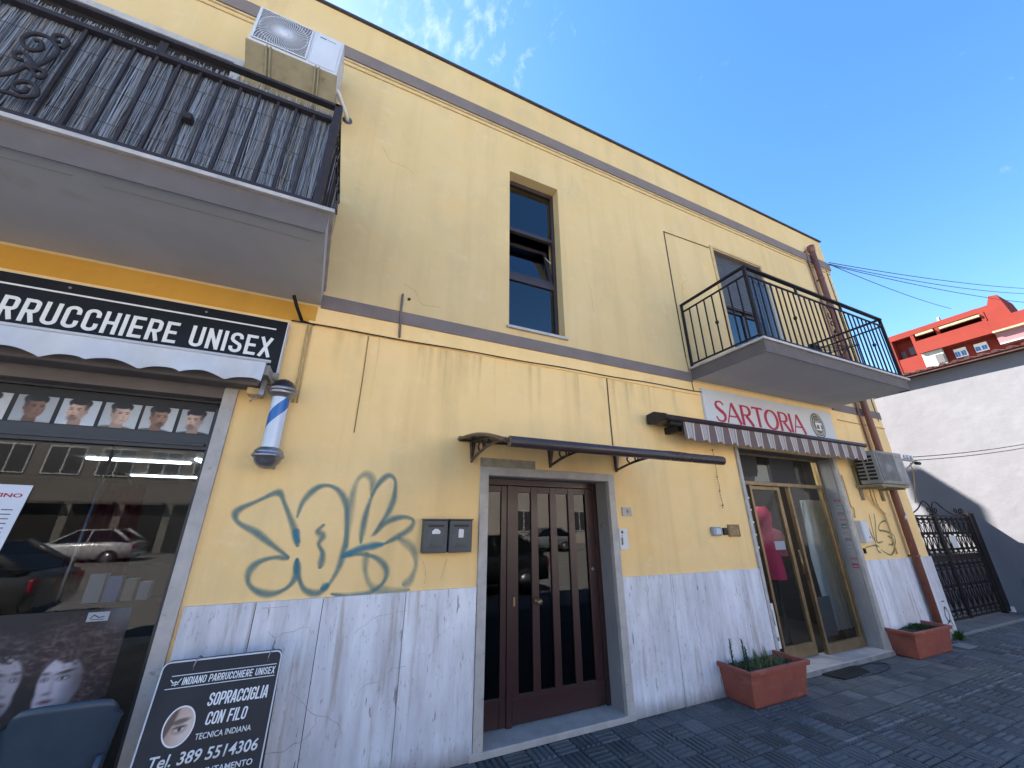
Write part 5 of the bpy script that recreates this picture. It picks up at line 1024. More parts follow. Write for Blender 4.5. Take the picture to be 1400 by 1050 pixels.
m = M(); m.tube([(8.36, -.085, 7.05), (8.36, -.085, 4.7), (8.355, -.085, 2.4), (8.36, -.085, .12)], .05, 14); build('pipe', m, MT['copper'], t)
m = M(); m.lathe([(.05, 0), (.06, .02), (.066, .08), (.066, .15), (0, .15)], (8.36, -.085, 6.98), 14); build('hopper', m, MT['copper'], t)
for z in (6.3, 4.9, 3.7, 2.4, 1.15):
    m = M(); m.lathe([(.051, 0), (.056, .003), (.056, .03), (.051, .033)], (8.36, -.085, z), 14); m.box(8.345, 8.375, -.035, 0, z, z+.03); build('pipe_clamp', m, MT['copper'], t)
m = M(); m.tube([(8.20, -.03, 7.0), (8.21, -.03, 4.0), (8.20, -.03, 2.75)], .016, 8); build('thin_pipe', m, MT['copper'], t)
m = M(); m.tube([(8.62, -.02, 6.6), (8.63, -.02, 3.1), (8.55, -.02, 3.05)], .012, 6); build('conduit', m, MT['conduit'], B)
m = M(); m.tube([(8.36, -.14, 1.78), (8.29, -.15, 1.72), (8.31, -.14, 1.70)], .012, 5); o = build('white_tie', m, MT['white'], t)

# ---------------------------------------------------------------- planters
def planter(x0, x1, y0, y1, h, label):
    t = thing('planter', label, 'planter', ((x0+x1)/2, (y0+y1)/2, 0), 'terracotta planters by the tailor shop')
    e = .055; m = M(); T = .02
    def ring(a, z): return [(x0-a, y0-a, z), (x1+a, y0-a, z), (x1+a, y1+min(a, .02), z), (x0-a, y1+min(a, .02), z)]
    R = [ring(0, 0), ring(.01, .02), ring(e*.8, h-.045), ring(e+.012, h-.044), ring(e+.018, h-.004), ring(e+.010, h), ring(e-T, h), ring(e-T-.01, h-.06)]
    vs = [p for r in R for p in r]; fs = [(3, 2, 1, 0)]
    for k in range(len(R)-1): fs += [(k*4+i, k*4+(i+1) % 4, (k+1)*4+(i+1) % 4, (k+1)*4+i) for i in range(4)]
    m.add(vs, fs); build('tub', m, MT['terracotta'], t, bevel=.006)
    m = M(); n = 14
    for i in range(n+1):
        for j in range(7): pass
    gx = np.linspace(x0-e*.3, x1+e*.3, 15); gy_ = np.linspace(y0-e*.3, y1, 8); vs = [(a, b, h-.045+rs.uniform(-.008, .012)) for b in gy_ for a in gx]
    m.add(vs, [(j*15+i, j*15+i+1, (j+1)*15+i+1, (j+1)*15+i) for j in range(7) for i in range(14)], smooth=True); build('soil', m, MT['soil'], t); return t
def blade(m, x, y, z, L, lean, az, w):
    pts = [Vector((x+lean*L*(k/4)**1.6*math.cos(az), y+lean*L*(k/4)**1.6*math.sin(az), z+L*(k/4)*(1-.25*lean*(k/4)))) for k in range(5)]; s_ = Vector((-math.sin(az), math.cos(az), 0))
    vs = [];
    for k, p in enumerate(pts): ww = w*(1-(k/4)**2)+.0005; vs += [p-s_*ww, p+s_*ww]
    m.add(vs, [(2*k, 2*k+1, 2*k+3, 2*k+2) for k in range(4)])
t = planter(3.86, 4.64, -.32, -.03, .315, 'larger front terracotta planter with green shoots in front of the travertine wall')
ta = thing('aloe_shoots', 'spiky blue green shoots at the left end of the front planter', 'plant', (3.95, -.2, .27))
m = M(); ra = random.Random(2)
for bx, by, hh in ((3.90, -.13, .24), (3.99, -.20, .25), (4.07, -.16, .16), (3.95, -.26, .12)):
    m.tube([(bx, by, .26), (bx+.003, by, .26+hh)], .006, 5)
    for i in range(46): z = .27+hh*i/46; L = .05*(1-.6*i/46)+.008; blade(m, bx, by, z, L, .7, ra.uniform(0, 6.28), .0045)
build('shoots', m, MT['leafdark'], ta, kind='stuff')
tb = thing('planter_herbs', 'low green herbs and weeds filling the front planter', 'plant', (4.3, -.2, .27)); m = M()
for i in range(420): x = ra.uniform(3.95, 4.6); y = ra.uniform(-.31, -.05); blade(m, x, y, .265, ra.uniform(.02, .075)*(1 if x < 4.45 else .6), ra.uniform(.2, .9), ra.uniform(0, 6.28), ra.uniform(.002, .006))
for bx, by in ((4.16, -.2), (4.25, -.12), (4.33, -.2), (4.42, -.1)):
    for i in range(14): blade(m, bx+ra.uniform(-.01, .01), by+ra.uniform(-.01, .01), .27, ra.uniform(.09, .17), .12, ra.uniform(0, 6.28), .0018)
build('herbs', m, MT['leaf'], tb, kind='stuff')
m = M()
for i in range(120): x = ra.uniform(3.9, 4.64); y = ra.uniform(-.33, -.04); blade(m, x, y, .268, ra.uniform(.03, .10), ra.uniform(.7, 1.3), ra.uniform(0, 6.28), ra.uniform(.002, .005))
build('dry_stems', m, bpy.data.materials['dry_leaf'], tb, kind='stuff')
t = planter(7.10, 7.99, -.27, -.03, .315, 'far terracotta planter with mossy soil beside the drainpipe')
tb = thing('planter_moss', 'clump of dark green moss and low weeds in the far planter', 'plant', (7.6, -.15, .27)); m = M()
for i in range(900): x = 7.72+ra.gauss(0, .12); y = -.14+ra.gauss(0, .055); x = min(max(x, 7.35), 8.0); y = min(max(y, -.28), -.04); blade(m, x, y, .265+.04*math.exp(-((x-7.7)/.15)**2)*ra.random(), ra.uniform(.012, .035), ra.uniform(.3, 1), ra.uniform(0, 6.28), ra.uniform(.002, .005))
build('moss', m, MT['moss'], tb, kind='stuff')
tb = thing('kerb_weed', 'small green weed growing at the building corner behind the far planter', 'weed', (8.95, -.06, 0)); m = M()
for i in range(160): blade(m, 8.9+ra.gauss(0, .05), -.06+ra.gauss(0, .025), .005, ra.uniform(.04, .16), ra.uniform(.3, 1), ra.uniform(0, 6.28), ra.uniform(.004, .010))
build('leaves', m, MT['leaf'], tb, kind='stuff')

# ---------------------------------------------------------------- A-board and chair
t = thing('pavement_board', 'dark folding advertising board with phone number and eyebrow picture on the pavement', 'advertising board', (-.45, -.35, 0))
def bt(p, a=13.0, zt=.905, yt=-.27):   # lean the front panel
    d = zt-p.z; e = p.y-yt; return Vector((p.x, yt-d*math.sin(rad(a))+e*math.cos(rad(a)), zt-d*math.cos(rad(a))))
def bmk(m, name, matl, **k): m.v = [tuple(bt(Vector(p))) for p in m.v]; return build(name, m, matl, t, **k)
bx0, bx1 = -.755, -.176
rc_ = lambda x0, x1, z0, z1, r: [(x0+r, z0), (x1-r, z0)]+arc(x1-r, z0+r, r, r, -90, 0, 4)[1:]+arc(x1-r, z1-r, r, r, 0, 90, 4)+arc(x0+r, z1-r, r, r, 90, 180, 4)+[(x0, z0+r)]
m = M(); m.prism(rc_(bx0, bx1, .02, .905, .03), -.27, -.255); bmk(m, 'panel', mat('slate_board', (.016, .018, .024), (.026, .029, .037), rough=.5, scale=3, spec=.3))
m = M(); pts_ = rc_(bx0+.002, bx1-.002, .022, .903, .03); m.ribbon(pts_, .007, -.2735, closed=True, t=.004); bmk(m, 'rim', MT['acwhite'])
m = M(); m.ribbon([(-.70, .838), (-.195, .838)], .003, -.272); m.ribbon([(-.715, .782), (-.195, .782)], .003, -.272); bmk(m, 'rule', MT['ledwhite'])
strokes_text('INDIANO PARRUCCHIERE UNISEX', -.645, -.20, .793, .034, -.2725, t, MT['ledwhite'], slant=.08, rot=bt, s=.14)
m = M(); m.ribbon([(-.70, .822), (-.685, .806), (-.675, .812), (-.664, .806), (-.652, .824)], .004, -.2725); m.ribbon([(-.675, .812), (-.674, .792)], .003, -.2725); m.ribbon([(-.69, .798), (-.66, .80)], .003, -.2726); bmk(m, 'logo', MT['ledwhite'])
strokes_text('SOPRACCIGLIA', -.50, -.215, .682, .058, -.2725, t, MT['ledwhite'], slant=.12, rot=bt, s=.14); strokes_text('CON FILO', -.487, -.30, .60, .056, -.2725, t, MT['ledwhite'], slant=.12, rot=bt, s=.14)
text('TECNICA INDIANA', -.515, .545, .026, -.2725, MT['ledwhite'], t, width=.255, bold=.012, rot=bt); text('Tel. 389 5514306', -.685, .455, .052, -.2725, MT['ledwhite'], t, width=.475, bold=.015, shear=.15, rot=bt)
text('SU APPUNTAMENTO', -.565, .40, .026, -.2725, MT['ledwhite'], t, width=.345, bold=.012, rot=bt)
text('UNISEX UOMO DONNA', -.66, .33, .026, -.2725, MT['ledwhite'], t, width=.40, rot=bt) if False else None
def eye(u, v):
    c = np.zeros(u.shape+(3,))+np.array((.52, .36, .29)); c *= (.8+.4*u)[..., None]
    c = over(c, ell(u, v, .12, .5, .12, .6, .3, -25)*.9, (.08, .05, .04)); c = over(c, ell(u, v, .75, .3, .3, .4, .6)*.5, (.68, .62, .6))
    c = over(c, ell(u, v, .52, .62, .30, .07, .3, 8)*.9, (.09, .06, .05)); c = over(c, ell(u, v, .54, .42, .24, .12, .3, 5)*.75, (.25, .15, .12)); c = over(c, ell(u, v, .54, .42, .17, .06, .3, 5), (.5, .45, .43)); c = over(c, ell(u, v, .55, .42, .06, .06, .3), (.04, .025, .02)); return over(c, ell(u, v, .54, .47, .22, .03, .4, 5)*.9, (.05, .03, .03))
cxx, czz, rxx, rzz = -.602, .615, .066, .082
picture('eyebrow_picture', cxx-rxx, cxx+rxx, czz-rzz, czz+rzz, -.273, eye, t, 60, 60, rot=bt, mask=lambda u, v: (u-.5)**2+(v-.5)**2 < .25)
m = M(); m.ribbon([(cxx+rxx*math.cos(a), czz+rzz*math.sin(a)) for a in np.linspace(0, 2*math.pi, 41)[:-1]], .006, -.2735, closed=True); bmk(m, 'picture_ring', MT['ledwhite'])
m = M()
for x in (-.61, -.245): m.tube(smoothpts([(x, -.275, .845), (x, -.285, .88), (x+.01, -.265, .918), (x+.02, -.23, .90), (x+.02, -.225, .87)], 4), .0035, 6)
build('wire_hook', m, MT['chrome'], t)
m = M(); m.prism(rc_(bx0, bx1, .02, .905, .03), -.255, -.243); m.v = [(x, -.245+(y+.249)+(.905-z)*math.sin(rad(9)), .905-(.905-z)*math.cos(rad(9))) for x, y, z in m.v]; build('rear_panel', m, MT['mailgrey'], t)

t = thing('plastic_chair', 'dark blue grey plastic chair standing in front of the barber shop poster', 'chair', (-1.08, -.6, 0))
def chair_back():
    n, k = 22, 12; m = M()
    for th in (0, .014):
        vs = []
        for j in range(k):
            v = j/(k-1); z = .47+v*.355
            for i in range(n):
                u = i/(n-1)*2-1; hw = .175+.045*v if v < .9 else .22-.02*(v-.9)/.1
                zt_ = z-(.03*abs(u)**3+.045*max(0, (abs(u)-.8)/.2)**2)*v**3-.0; vs.append((-1.055+u*hw, -.40-.06*v+.05*u*u-.0+th, zt_))
        m.add(vs, [(j*n+i, j*n+i+1, (j+1)*n+i+1, (j+1)*n+i) for j in range(k-1) for i in range(n-1)], smooth=True)
    b = len(m.v)-n*k
    ring = [i for i in range(n)]+[j*n+n-1 for j in range(1, k)]+[(k-1)*n+i for i in range(n-2, -1, -1)]+[j*n for j in range(k-2, 0, -1)]
    for q in range(len(ring)): a, c = ring[q], ring[(q+1) % len(ring)]; m.f.append([a, c, c+b, a+b]); m.sm.append(False)
    return m
build('backrest', chair_back(), MT['chairplastic'], t)
m = M(); m.box(-1.28, -.83, -.86, -.42, .42, .455); build('seat', m, MT['chairplastic'], t, bevel=.015)
for x, y, tx, ty in ((-1.24, -.42, -.03, .05), (-.87, -.42, .03, .05), (-1.24, -.82, -.03, -.04), (-.87, -.82, .03, -.04)):
    m = M(); m.hexa([(x+tx-.018, y+ty-.018, 0), (x+tx+.018, y+ty-.018, 0), (x+tx+.018, y+ty+.018, 0), (x+tx-.018, y+ty+.018, 0), (x-.025, y-.025, .43), (x+.025, y-.025, .43), (x+.025, y+.025, .43), (x-.025, y+.025, .43)]); build('leg', m, MT['chairplastic'], t, bevel=.005)
m = M()
for s_ in (-1, 1): m.tube([(-1.055+s_*.17, -.41, .44), (-1.055+s_*.175, -.395, .58)], .016, 8)
build('back_post', m, MT['chairplastic'], t)

# ---------------------------------------------------------------- iron gate and white building
G = thing('iron_gate', 'black wrought iron lane gate with scroll top between the yellow building and the white wall', 'gate', (10.7, .35, 0))
gy0 = .35
def gleaf(x0, x1):
    m = M(); h = .018
    m.box(x0, x0+.04, gy0-h, gy0+h, .05, 1.82); m.box(x1-.04, x1, gy0-h, gy0+h, .05, 1.82)
    for z in (.06, .98, 1.06, 1.76): m.box(x0+.04, x1-.04, gy0-h*.8, gy0+h*.8, z, z+.03)
    m.box(x0+.04, x1-.04, gy0-.004, gy0+.004, 1.01, 1.06); L = build('leaf_frame', m, MT['iron'], G)
    nbar = 6; w_ = (x1-x0-.08)/nbar
    for i in range(1, nbar): m = M(); x = x0+.04+w_*i; m.box(x-.008, x+.008, gy0-.008, gy0+.008, .09, 1.76); build('bar', m, MT['iron'], G)
    for i in range(nbar):
        x = x0+.04+w_*(i+.5)
        for zb in (.1, 1.1):
            m = M(); H = .86 if zb < 1 else .64
            for z in (zb+.08*H, zb+.52*H, zb+.92*H):
                for s_ in (1, -1): m.tube(smoothpts([(x, gy0, z-.05), (x+s_*w_*.38, gy0, z-.01), (x+s_*w_*.3, gy0, z+.05), (x+s_*w_*.1, gy0, z+.03), (x+s_*w_*.18, gy0, z+.01)], 3), .010, 5)
            m.tube([(x-w_*.35, gy0, zb+.16*H), (x, gy0, zb+.46*H), (x+w_*.35, gy0, zb+.16*H)], .009, 5); m.tube([(x-w_*.35, gy0, zb+.84*H), (x, gy0, zb+.58*H), (x+w_*.35, gy0, zb+.84*H)], .006, 5)
            build('scrollwork', m, MT['iron'], G)
gleaf(9.3, 10.68); gleaf(10.70, 12.10)
m = M(); m.tube(smoothpts([(9.35, gy0, 1.86), (9.75, gy0, 1.80), (10.15, gy0, 1.90), (10.45, gy0, 2.05), (10.64, gy0, 1.97), (10.68, gy0, 1.80)], 6), .011, 6); m.tube(smoothpts([(12.05, gy0, 1.86), (11.65, gy0, 1.80), (11.25, gy0, 1.90), (10.95, gy0, 2.05), (10.76, gy0, 1.97), (10.72, gy0, 1.80)], 6), .011, 6)
for cx_, k in ((10.55, 1), (10.85, -1), (9.5, 1), (11.9, -1), (11.7, 1), (12.0, -1)): m.tube(smoothpts([(cx_, gy0, 1.80), (cx_+.06*k, gy0, 1.87), (cx_, gy0, 1.93), (cx_-.05*k, gy0, 1.88), (cx_, gy0, 1.85)], 4), .010, 6)
build('top_scroll', m, MT['iron'], G)
m = M(); m.box(9.2, 9.28, gy0-.04, gy0+.04, 0.0, 1.95); m.lathe([(0, -.05), (.05, 0), (0, .05)], (9.24, gy0, 2.0), 10); build('gate_post', m, MT['iron'], G)
m = M(); m.box(12.12, 12.2, gy0-.04, gy0+.04, 0, 1.85); m.box(12.2, 12.46, gy0-.01, gy0+.012, .03, 1.84); build('side_panel', m, MT['iron'], G)
m = M(); m.box(10.93, 11.17, gy0-.035, gy0-.03, 1.20, 1.42); build('notice', m, MT['acwhite'], G)

WB = thing('white_building', 'low whitewashed building with brown tiled eave along the right side of the lane', 'building', (12.5, -3, 0))
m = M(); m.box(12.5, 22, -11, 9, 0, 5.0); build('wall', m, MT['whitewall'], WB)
m = M(); m.box(12.34, 22.2, -11.2, 9.2, 5.0, 5.06); build('eave_board', m, MT['rooftile'], WB)
m = M(); n_ = 150
for i in range(100):
    y = -11.1+i*.203; m.tube([(12.33, y, 5.075), (14.2, y, 5.45)], .05, 6)
build('roof_tiles', m, MT['rooftile'], WB)
m = M(); m.hexa([(12.32, -11.2, 5.061), (22.2, -11.2, 5.061), (22.2, 9.2, 5.061), (12.32, 9.2, 5.061), (12.34, -11.2, 5.07), (22.2, -11.2, 7.4), (22.2, 9.2, 7.4), (12.34, 9.2, 5.07)]); build('roof', m, MT['rooftile'], WB)
m = M(); m.box(12.485, 12.5, -.25, .05, .42, .62); build('meter_hatch', m, mat('blue_hatch', (.08, .13, .2), rough=.6), WB)
m = M(); m.box(12.44, 12.4995, .3, .36, .0, .10); build('door_stop', m, MT['white'], WB)
# courtyard behind the gate
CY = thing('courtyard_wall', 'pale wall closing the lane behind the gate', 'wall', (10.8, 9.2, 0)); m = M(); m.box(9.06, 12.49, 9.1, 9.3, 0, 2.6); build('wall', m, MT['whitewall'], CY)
def leafcloud(m, c, R, n, s, seed):
    r = random.Random(seed)
    for i in range(n):
        while True:
            p = Vector((r.uniform(-1, 1), r.uniform(-1, 1), r.uniform(-1, 1)))
            if p.length < 1 and p.length > .3*r.random(): break
        p = Vector((c[0]+p.x*R[0], c[1]+p.y*R[1], c[2]+p.z*R[2])); a = Vector((r.gauss(0, 1), r.gauss(0, 1), r.gauss(0, 1))).normalized(); b = a.orthogonal().normalized(); L = s*r.uniform(.6, 1.4)
        m.add([p, p+a*L+b*L*.35, p+a*L*2, p+a*L-b*L*.35], [(0, 1, 2, 3)])
for k, (x, y, h, lab) in enumerate(((9.9, 4.2, 1.5, 'leafy green shrub in the courtyard behind the left gate leaf'), (11.6, 5.0, 1.9, 'taller green shrub in the courtyard behind the right gate leaf'))):
    t = thing('courtyard_shrub', lab, 'shrub', (x, y, 0)); m = M(); m.tube([(x, y, 0), (x+.05, y, h*.6)], [.04, .015], 6); build('trunk', m, MT['rooftile'], t)
    m = M(); leafcloud(m, (x, y, h*.62), (.55, .5, h*.42), 900, .045, k); build('crown', m, MT['leaf'], t, kind='stuff')

# ---------------------------------------------------------------- coral apartment block (far)
R_ = thing('coral_apartment_block', 'coral red apartment block with terraces rising behind the white building', 'building', (60, 10, 0)); X = 60
def fbox(name, y0, y1, z0, z1, x0, x1, matl, label=None, par=None): m = M(); m.box(X+x0, X+x1, y0, y1, z0, z1); return build(name, m, matl, par or R_, label=label)
fbox('wall', -30, 15.75, 0, 20.38, 1.0, 14, MT['redwall'])
fbox('wall', 13.46, 15.8, 22.71, 23.4, -.02, 3, MT['redwall']); fbox('corner_pier', 15.5, 15.8, 0, 22.7, 0, 3, MT['redwall']); fbox('corner_pier', 13.45, 13.75, 0, 22.7, 0, 3, MT['redwall'])
fbox('loggia_wall', 13.75, 15.5, 0, 22.7, 1.2, 3, MT['redwall']); fbox('loggia_parapet', 13.75, 15.5, 17.6, 20.2, .05, .3, MT['redwall'])
for a, b, c, d in ((14.95, 15.35, 20.4, 21.45), (13.95, 14.6, 20.75, 21.7)): fbox('window', a, b, c, d, 1.1, 1.25, MT['shutter'])
fbox('terrace_parapet', 7.8, 13.45, 20.38, 21.75, -.3, .0, MT['redwall']); fbox('terrace_slab', 5, 13.45, 20.2, 20.38, -.3, 1, MT['redwall'])
fbox('terrace_back_wall', 7.9, 13.45, 20.39, 22.74, 2.6, 4, MT['redwall']); fbox('roof_parapet', 8.11, 13.45, 22.75, 23.35, -.1, 4, MT['redwall'])
fbox('terrace_pier', 11.3, 11.6, 21.76, 22.74, -.08, .3, MT['redwall']); fbox('terrace_pier', 7.78, 8.1, 21.76, 22.74, -.18, .3, MT['redwall'])
for a, b, c, d in ((11.7, 13.2, 22.35, 22.6), (8.1, 11.2, 22.3, 22.55)): fbox('rolled_awning', a, b, c, d, -.35, -.05, MT['tray'])
for a, b in ((11.55, 12.6), (10.0, 11.1)): fbox('terrace_panel', a, b, 21.35, 21.95, .4, .5, MT['tray'])
fbox('parapet', -30, 7.79, 20.35, 21.6, -.31, 0, MT['redwall'])
m = M(); m.prism([(4.0, 21.7), (6.15, 21.7), (6.45, 24.05), (7.0, 24.2), (7.35, 23.3), (8.1, 23.3), (8.1, 21.5), (4.0, 21.5)], X-.14, X+4, 'x'); build('stair_tower', m, MT['redwall'], R_)
fbox('chimney', 11.0, 11.2, 23.35, 23.95, .2, .6, MT['kerb'])
fbox('grey_bay', 11.72, 13.42, 18.0, 20.38, -.05, .3, MT['acgrey']); fbox('grey_screen', 11.8, 12.4, 18.6, 19.6, -.12, -.051, MT['shutter'])
for a, b, c, d in ((10.24, 11.17, 18.9, 19.93), (8.7, 9.64, 18.95, 19.88)):
    f = fbox('window', a, b, c, d, .86, .999, MT['white']); w_ = (b-a)/2
    for i in range(2):
        for j in range(2): fbox('pane', a+.08+i*w_+j*.19, a+.08+i*w_+j*.19+.16, c+.1, d-.35, .83, .859, mat('far_glass', (.05, .12, .28), rough=.15) if (i+j) == 0 and 'far_glass' not in bpy.data.materials else bpy.data.materials['far_glass'], par=f)
for y in np.arange(-28, 4, 3.4): fbox('window', y, y+1.1, 18.8, 20.0, .86, .999, MT['shutter'])
fbox('pink_wall_panel', 0, 7.75, 18.95, 20.15, .0, .99, MT['redlight']); fbox('awning_rail', 0, 7.8, 20.15, 20.34, -.35, 0, MT['tray']); fbox('white_ledge', 0, 7.7, 18.85, 18.95, -.2, 0, MT['white'])
for zf in (2, 5.2, 8.4, 11.6, 14.8):
    for y in np.arange(-26, 14, 4.0): fbox('window', y, y+1.2, zf, zf+1.5, .86, .999, MT['shutter'])

# ---------------------------------------------------------------- overhead cables
def sag(a, b, s, n=16): a, b = Vector(a), Vector(b); return [tuple(a.lerp(b, i/n)+Vector((0, 0, -s*4*(i/n)*(1-i/n)))) for i in range(n+1)]
for a, b, s, lab in (((9.0, -.05, 6.95), (20, -.72, 8.98), .10, 'uppermost overhead cable from the roof corner to the right'), ((9.0, -.03, 6.93), (20, -.61, 8.85), .14, 'middle overhead cable from the roof corner to the right'), ((9.0, -.02, 6.92), (20, -.54, 8.55), .12, 'lowest overhead cable reaching the right edge of the sky'), ((9.0, -.05, 6.9), (20, 1.03, 9.2), .10, 'short overhead cable dropping behind the red block')):
    m = M(); m.tube(sag(a, b, s), .008, 5); o = build('overhead_cable', m, MT['cable']); o['label'] = lab; o['category'] = 'cable'; o['group'] = 'cables from the roof corner'
t = thing('wire_bracket', 'metal wire bracket with insulators at the building corner above the gate', 'bracket', (9.1, -.1, 2.6)); m = M(); m.box(8.95, 9.45, -.12, -.09, 2.68, 2.71); m.tube([(9.0, -.02, 2.45), (9.4, -.1, 2.69)], .012, 6); build('arm', m, MT['acgrey'], t)
for x in (9.1, 9.22, 9.34): m = M(); m.lathe([(0, 0), (.025, .01), (.025, .05), (.015, .08), (0, .08)], (x, -.105, 2.71), 10); build('insulator', m, MT['acwhite'], t)
m = M(); m.tube([(9.42, -.11, 2.66), (9.52, -.12, 2.66)], .03, 8); build('connector', m, MT['black'], t)
for z0, z1, lab in ((2.76, 3.14, 'upper low cable crossing the white wall'), (2.70, 3.07, 'lower low cable crossing the white wall')):
    m = M(); m.tube(sag((9.3, -.1, z0), (12.45, -.74, z1), .03), .007, 5); o = build('low_cable', m, MT['cable']); o['label'] = lab; o['category'] = 'cable'
m = M(); m.tube(smoothpts([(9.3, -.08, 2.66), (9.5, 0, 2.5), (9.6, .1, 2.2), (9.75, .2, 2.0)], 5), .008, 5); o = build('hanging_cable', m, MT['conduit']); o['label'] = 'pale cable hanging from the wire bracket behind the gate'; o['category'] = 'cable'

# ---------------------------------------------------------------- street seen in the window reflections
def car(x, y, col, label, L=4.0, ang=0, hatch=True):
    t = thing('parked_car', label, 'car', (x, y, -.14), 'parked cars across the street'); z = -.14; W = .86; bodym = mat('car_paint', col, rough=.25, coat=1)
    secs = [(-L/2, .62, .35, .55, .55), (-L/2+.12, .8, .28, .78, .78), (-L*.30, .84, .22, .86, .92), (-L*.17, .86, .2, .90, .97), (L*.05, .86, .2, .92, .98), (L*.30, .85, .2, .93, .98), (L/2-.1, .82, .25, .90, .96), (L/2, .70, .38, .80, .80)]
    m = M(); vs = []
    for sx, hw, zb, zs, zt in secs: vs += [(x+sx, y-hw, z+zb+.1), (x+sx, y-hw*1.0, z+zs-.15), (x+sx, y-hw*.95, z+zs), (x+sx, y-hw*.6, z+zt), (x+sx, y+hw*.6, z+zt), (x+sx, y+hw*.95, z+zs), (x+sx, y+hw, z+zs-.15), (x+sx, y+hw, z+zb+.1), (x+sx, y, z+zb)]
    n = 9; fs = [(k*n+i, k*n+(i+1) % n, (k+1)*n+(i+1) % n, (k+1)*n+i) for k in range(len(secs)-1) for i in range(n)]+[tuple(range(n))[::-1], tuple((len(secs)-1)*n+i for i in range(n))]
    m.add(vs, fs, smooth=True); build('body', m, bodym, t)
    m = M(); tx = [(-L*.19, .96, .74), (-L*.02, 1.40, .60), (L*.28, 1.43, .60), (L*.45, .98, .72)]; vs = []
    for sx, zt, hw in tx: vs += [(x+sx, y-hw, z+zt), (x+sx, y+hw, z+zt)]
    base = [(x-L*.19, y-.76, z+.9), (x+L*.45, y-.76, z+.9), (x+L*.45, y+.76, z+.9), (x-L*.19, y+.76, z+.9)]
    vs2 = []
    for sx, zt, hw in tx: vs2 += [(x+sx, y-hw, z+zt), (x+sx, y+hw, z+zt), (x+sx, y-.78, z+.9), (x+sx, y+.78, z+.9)]
    m.add(vs2, [f for k in range(3) for f in ((4*k, 4*k+1, 4*k+5, 4*k+4), (4*k, 4*k+4, 4*k+6, 4*k+2), (4*k+1, 4*k+3, 4*k+7, 4*k+5))]); build('cabin_glass', m, mat('dark_car_glass', (.01, .012, .015), rough=.05), t)
    m = M(); m.box(x-L*.02, x+L*.28, y-.6, y+.6, z+1.405, z+1.455)
    for s_ in (-1, 1):
        m.tube([(x-L*.19, y+s_*.76, z+.94), (x-L*.02, y+s_*.61, z+1.42)], .035, 6); m.tube([(x+L*.28, y+s_*.61, z+1.44), (x+L*.45, y+s_*.74, z+.97)], .06, 6); m.tube([(x+L*.1, y+s_*.61, z+1.43), (x+L*.1, y+s_*.8, z+.92)], .035, 6)
    build('roof', m, bodym, t)
    for s_ in (-1, 1):
        for wx in (-L*.31, L*.31):
            m = M(); m.lathe([(0, -.1), (.2, -.11), (.3, -.1), (.32, -.07), (.32, .07), (.3, .1), (0, .1)], (x+wx, y+s_*.78, z+.32), 20, 'y'); wh = build('wheel', m, MT['tyre'], t)
            m = M(); m.lathe([(0, -.12), (.19, -.115), (.2, -.09)] if s_ < 0 else [(0, .12), (.19, .115), (.2, .09)], (x+wx, y+s_*.78, z+.32), 16, 'y'); build('rim', m, MT['chrome'], wh)
        m = M(); m.box(x-L/2+.0, x-L/2+.1, y+s_*.6-.14, y+s_*.6+.14, z+.62, z+.76); build('headlight', m, MT['acwhite'], t, bevel=.03)
        m = M(); m.box(x+L/2-.1, x+L/2-.01, y+s_*.66-.1, y+s_*.66+.1, z+.66, z+.86); build('taillight', m, MT['red'], t, bevel=.02)
    return t
car(3.6, -7.0, (.02, .022, .026), 'black hatchback parked nearest, mirrored in the entrance door', 4.1)
car(-9.8, -20.2, (.62, .63, .64), 'white hatchback parked across the street, mirrored in the barber window', 3.9)
car(-15.5, -19.8, (.60, .60, .60), 'white estate car mirrored at the left of the barber window', 4.5)
car(-6.6, -6.9, (.10, .105, .11), 'dark grey car parked on the near side of the road left of the shop', 4.3)
car(12.5, -19.5, (.25, .26, .28), 'grey car parked across the street opposite the tailor shop', 4.2)
car(15.0, -7.2, (.4, .02, .02), 'red car parked opposite the white building', 4.0)
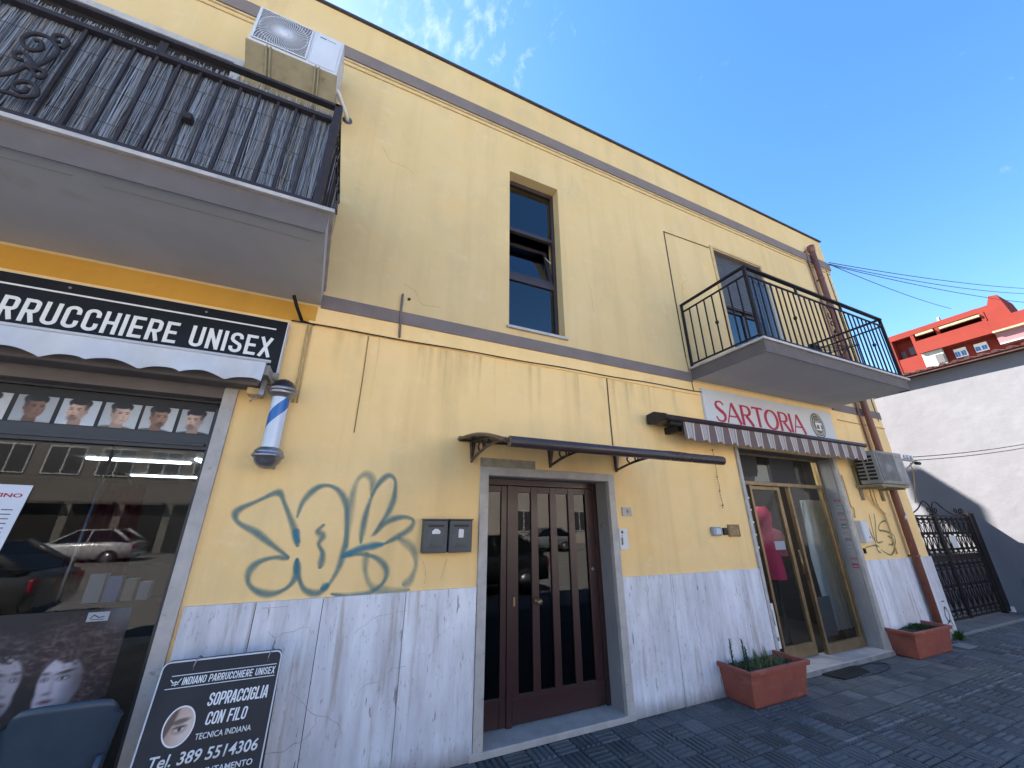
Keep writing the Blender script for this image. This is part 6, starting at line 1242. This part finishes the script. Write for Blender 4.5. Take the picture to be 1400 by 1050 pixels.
def block(x0, x1, y, h, col, label, floors, pitch=3.0):
    t = thing('street_building', label, 'building', ((x0+x1)/2, y, 0)); mm = mat('opposite_render', col, tuple(c*.88 for c in col), rough=.9, scale=.6, spec=.15)
    m = M(); m.box(x0, x1, y-10, y, 0, h); build('wall', m, mm, t); m = M(); m.box(x0-.3, x1+.3, y-10.3, y+.35, h, h+.3); build('roof', m, MT['kerb'], t)
    fh = h/floors
    for f in range(floors):
        xx = x0+1.0
        while xx+1.5 < x1:
            if f == 0 and h < 7:
                m = M(); m.box(xx-.4, xx+1.3, y, y+.05, .1, 2.5); build('shopfront', m, MT['dark'], t); m = M(); m.box(xx-.45, xx+1.35, y+.051, y+.5, 2.5, 2.62); build('shop_awning', m, MT['fascia'], t); xx += pitch; continue
            m = M(); zb = f*fh+.95; m.box(xx, xx+1.5, y, y+.06, zb, zb+fh*.5); w_ = build('window', m, MT['white'], t); m = M(); m.box(xx+.07, xx+.71, y+.061, y+.075, zb+.07, zb+fh*.5-.07); m.box(xx+.79, xx+1.43, y+.061, y+.075, zb+.07, zb+fh*.5-.07); build('pane', m, MT['shutter'], w_); xx += pitch
block(-30, -2.2, -24.5, 6.0, (.26, .24, .215), 'cream two storey building across the street, mirrored in the barber window', 2, 2.1)
block(-60, -31, -24.5, 10, (.55, .42, .30), 'terracotta coloured house far left across the street', 3)
block(1.5, 24, -24.5, 9.5, (.56, .50, .44), 'plain beige block across the street, mirrored in the entrance door', 3, 5.2)
block(26, 60, -24.5, 8.5, (.62, .54, .42), 'ochre building across the street opposite the white building', 2, 3.2)
for x, y, h, lab in ((-1.0, -21, 7, 'street tree across the road between two buildings'), (-31, -20.5, 8, 'street tree far left across the road')):
    t = thing('street_tree', lab, 'tree', (x, y, 0)); m = M(); m.tube([(x, y, -.14), (x+.1, y, h*.35), (x-.1, y+.1, h*.7)], [.2, .15, .06], 8)
    rt = random.Random(int(h))
    for i in range(6): a = rt.uniform(0, 6.28); m.tube([(x, y, h*.4+i*.1), (x+1.3*math.cos(a), y+1.3*math.sin(a), h*.62+i*.2)], [.07, .02], 5)
    build('trunk', m, MT['rooftile'], t); m = M()
    for i in range(9): a = rt.uniform(0, 6.28); q = rt.uniform(0, 1.4); leafcloud(m, (x+q*math.cos(a), y+q*math.sin(a), h*.68+rt.uniform(-1, 1.2)), (1.1, 1.1, .9), 450, .11, i+int(h))
    build('crown', m, MT['leafdark'], t, kind='stuff')
bpy.context.view_layer.update()
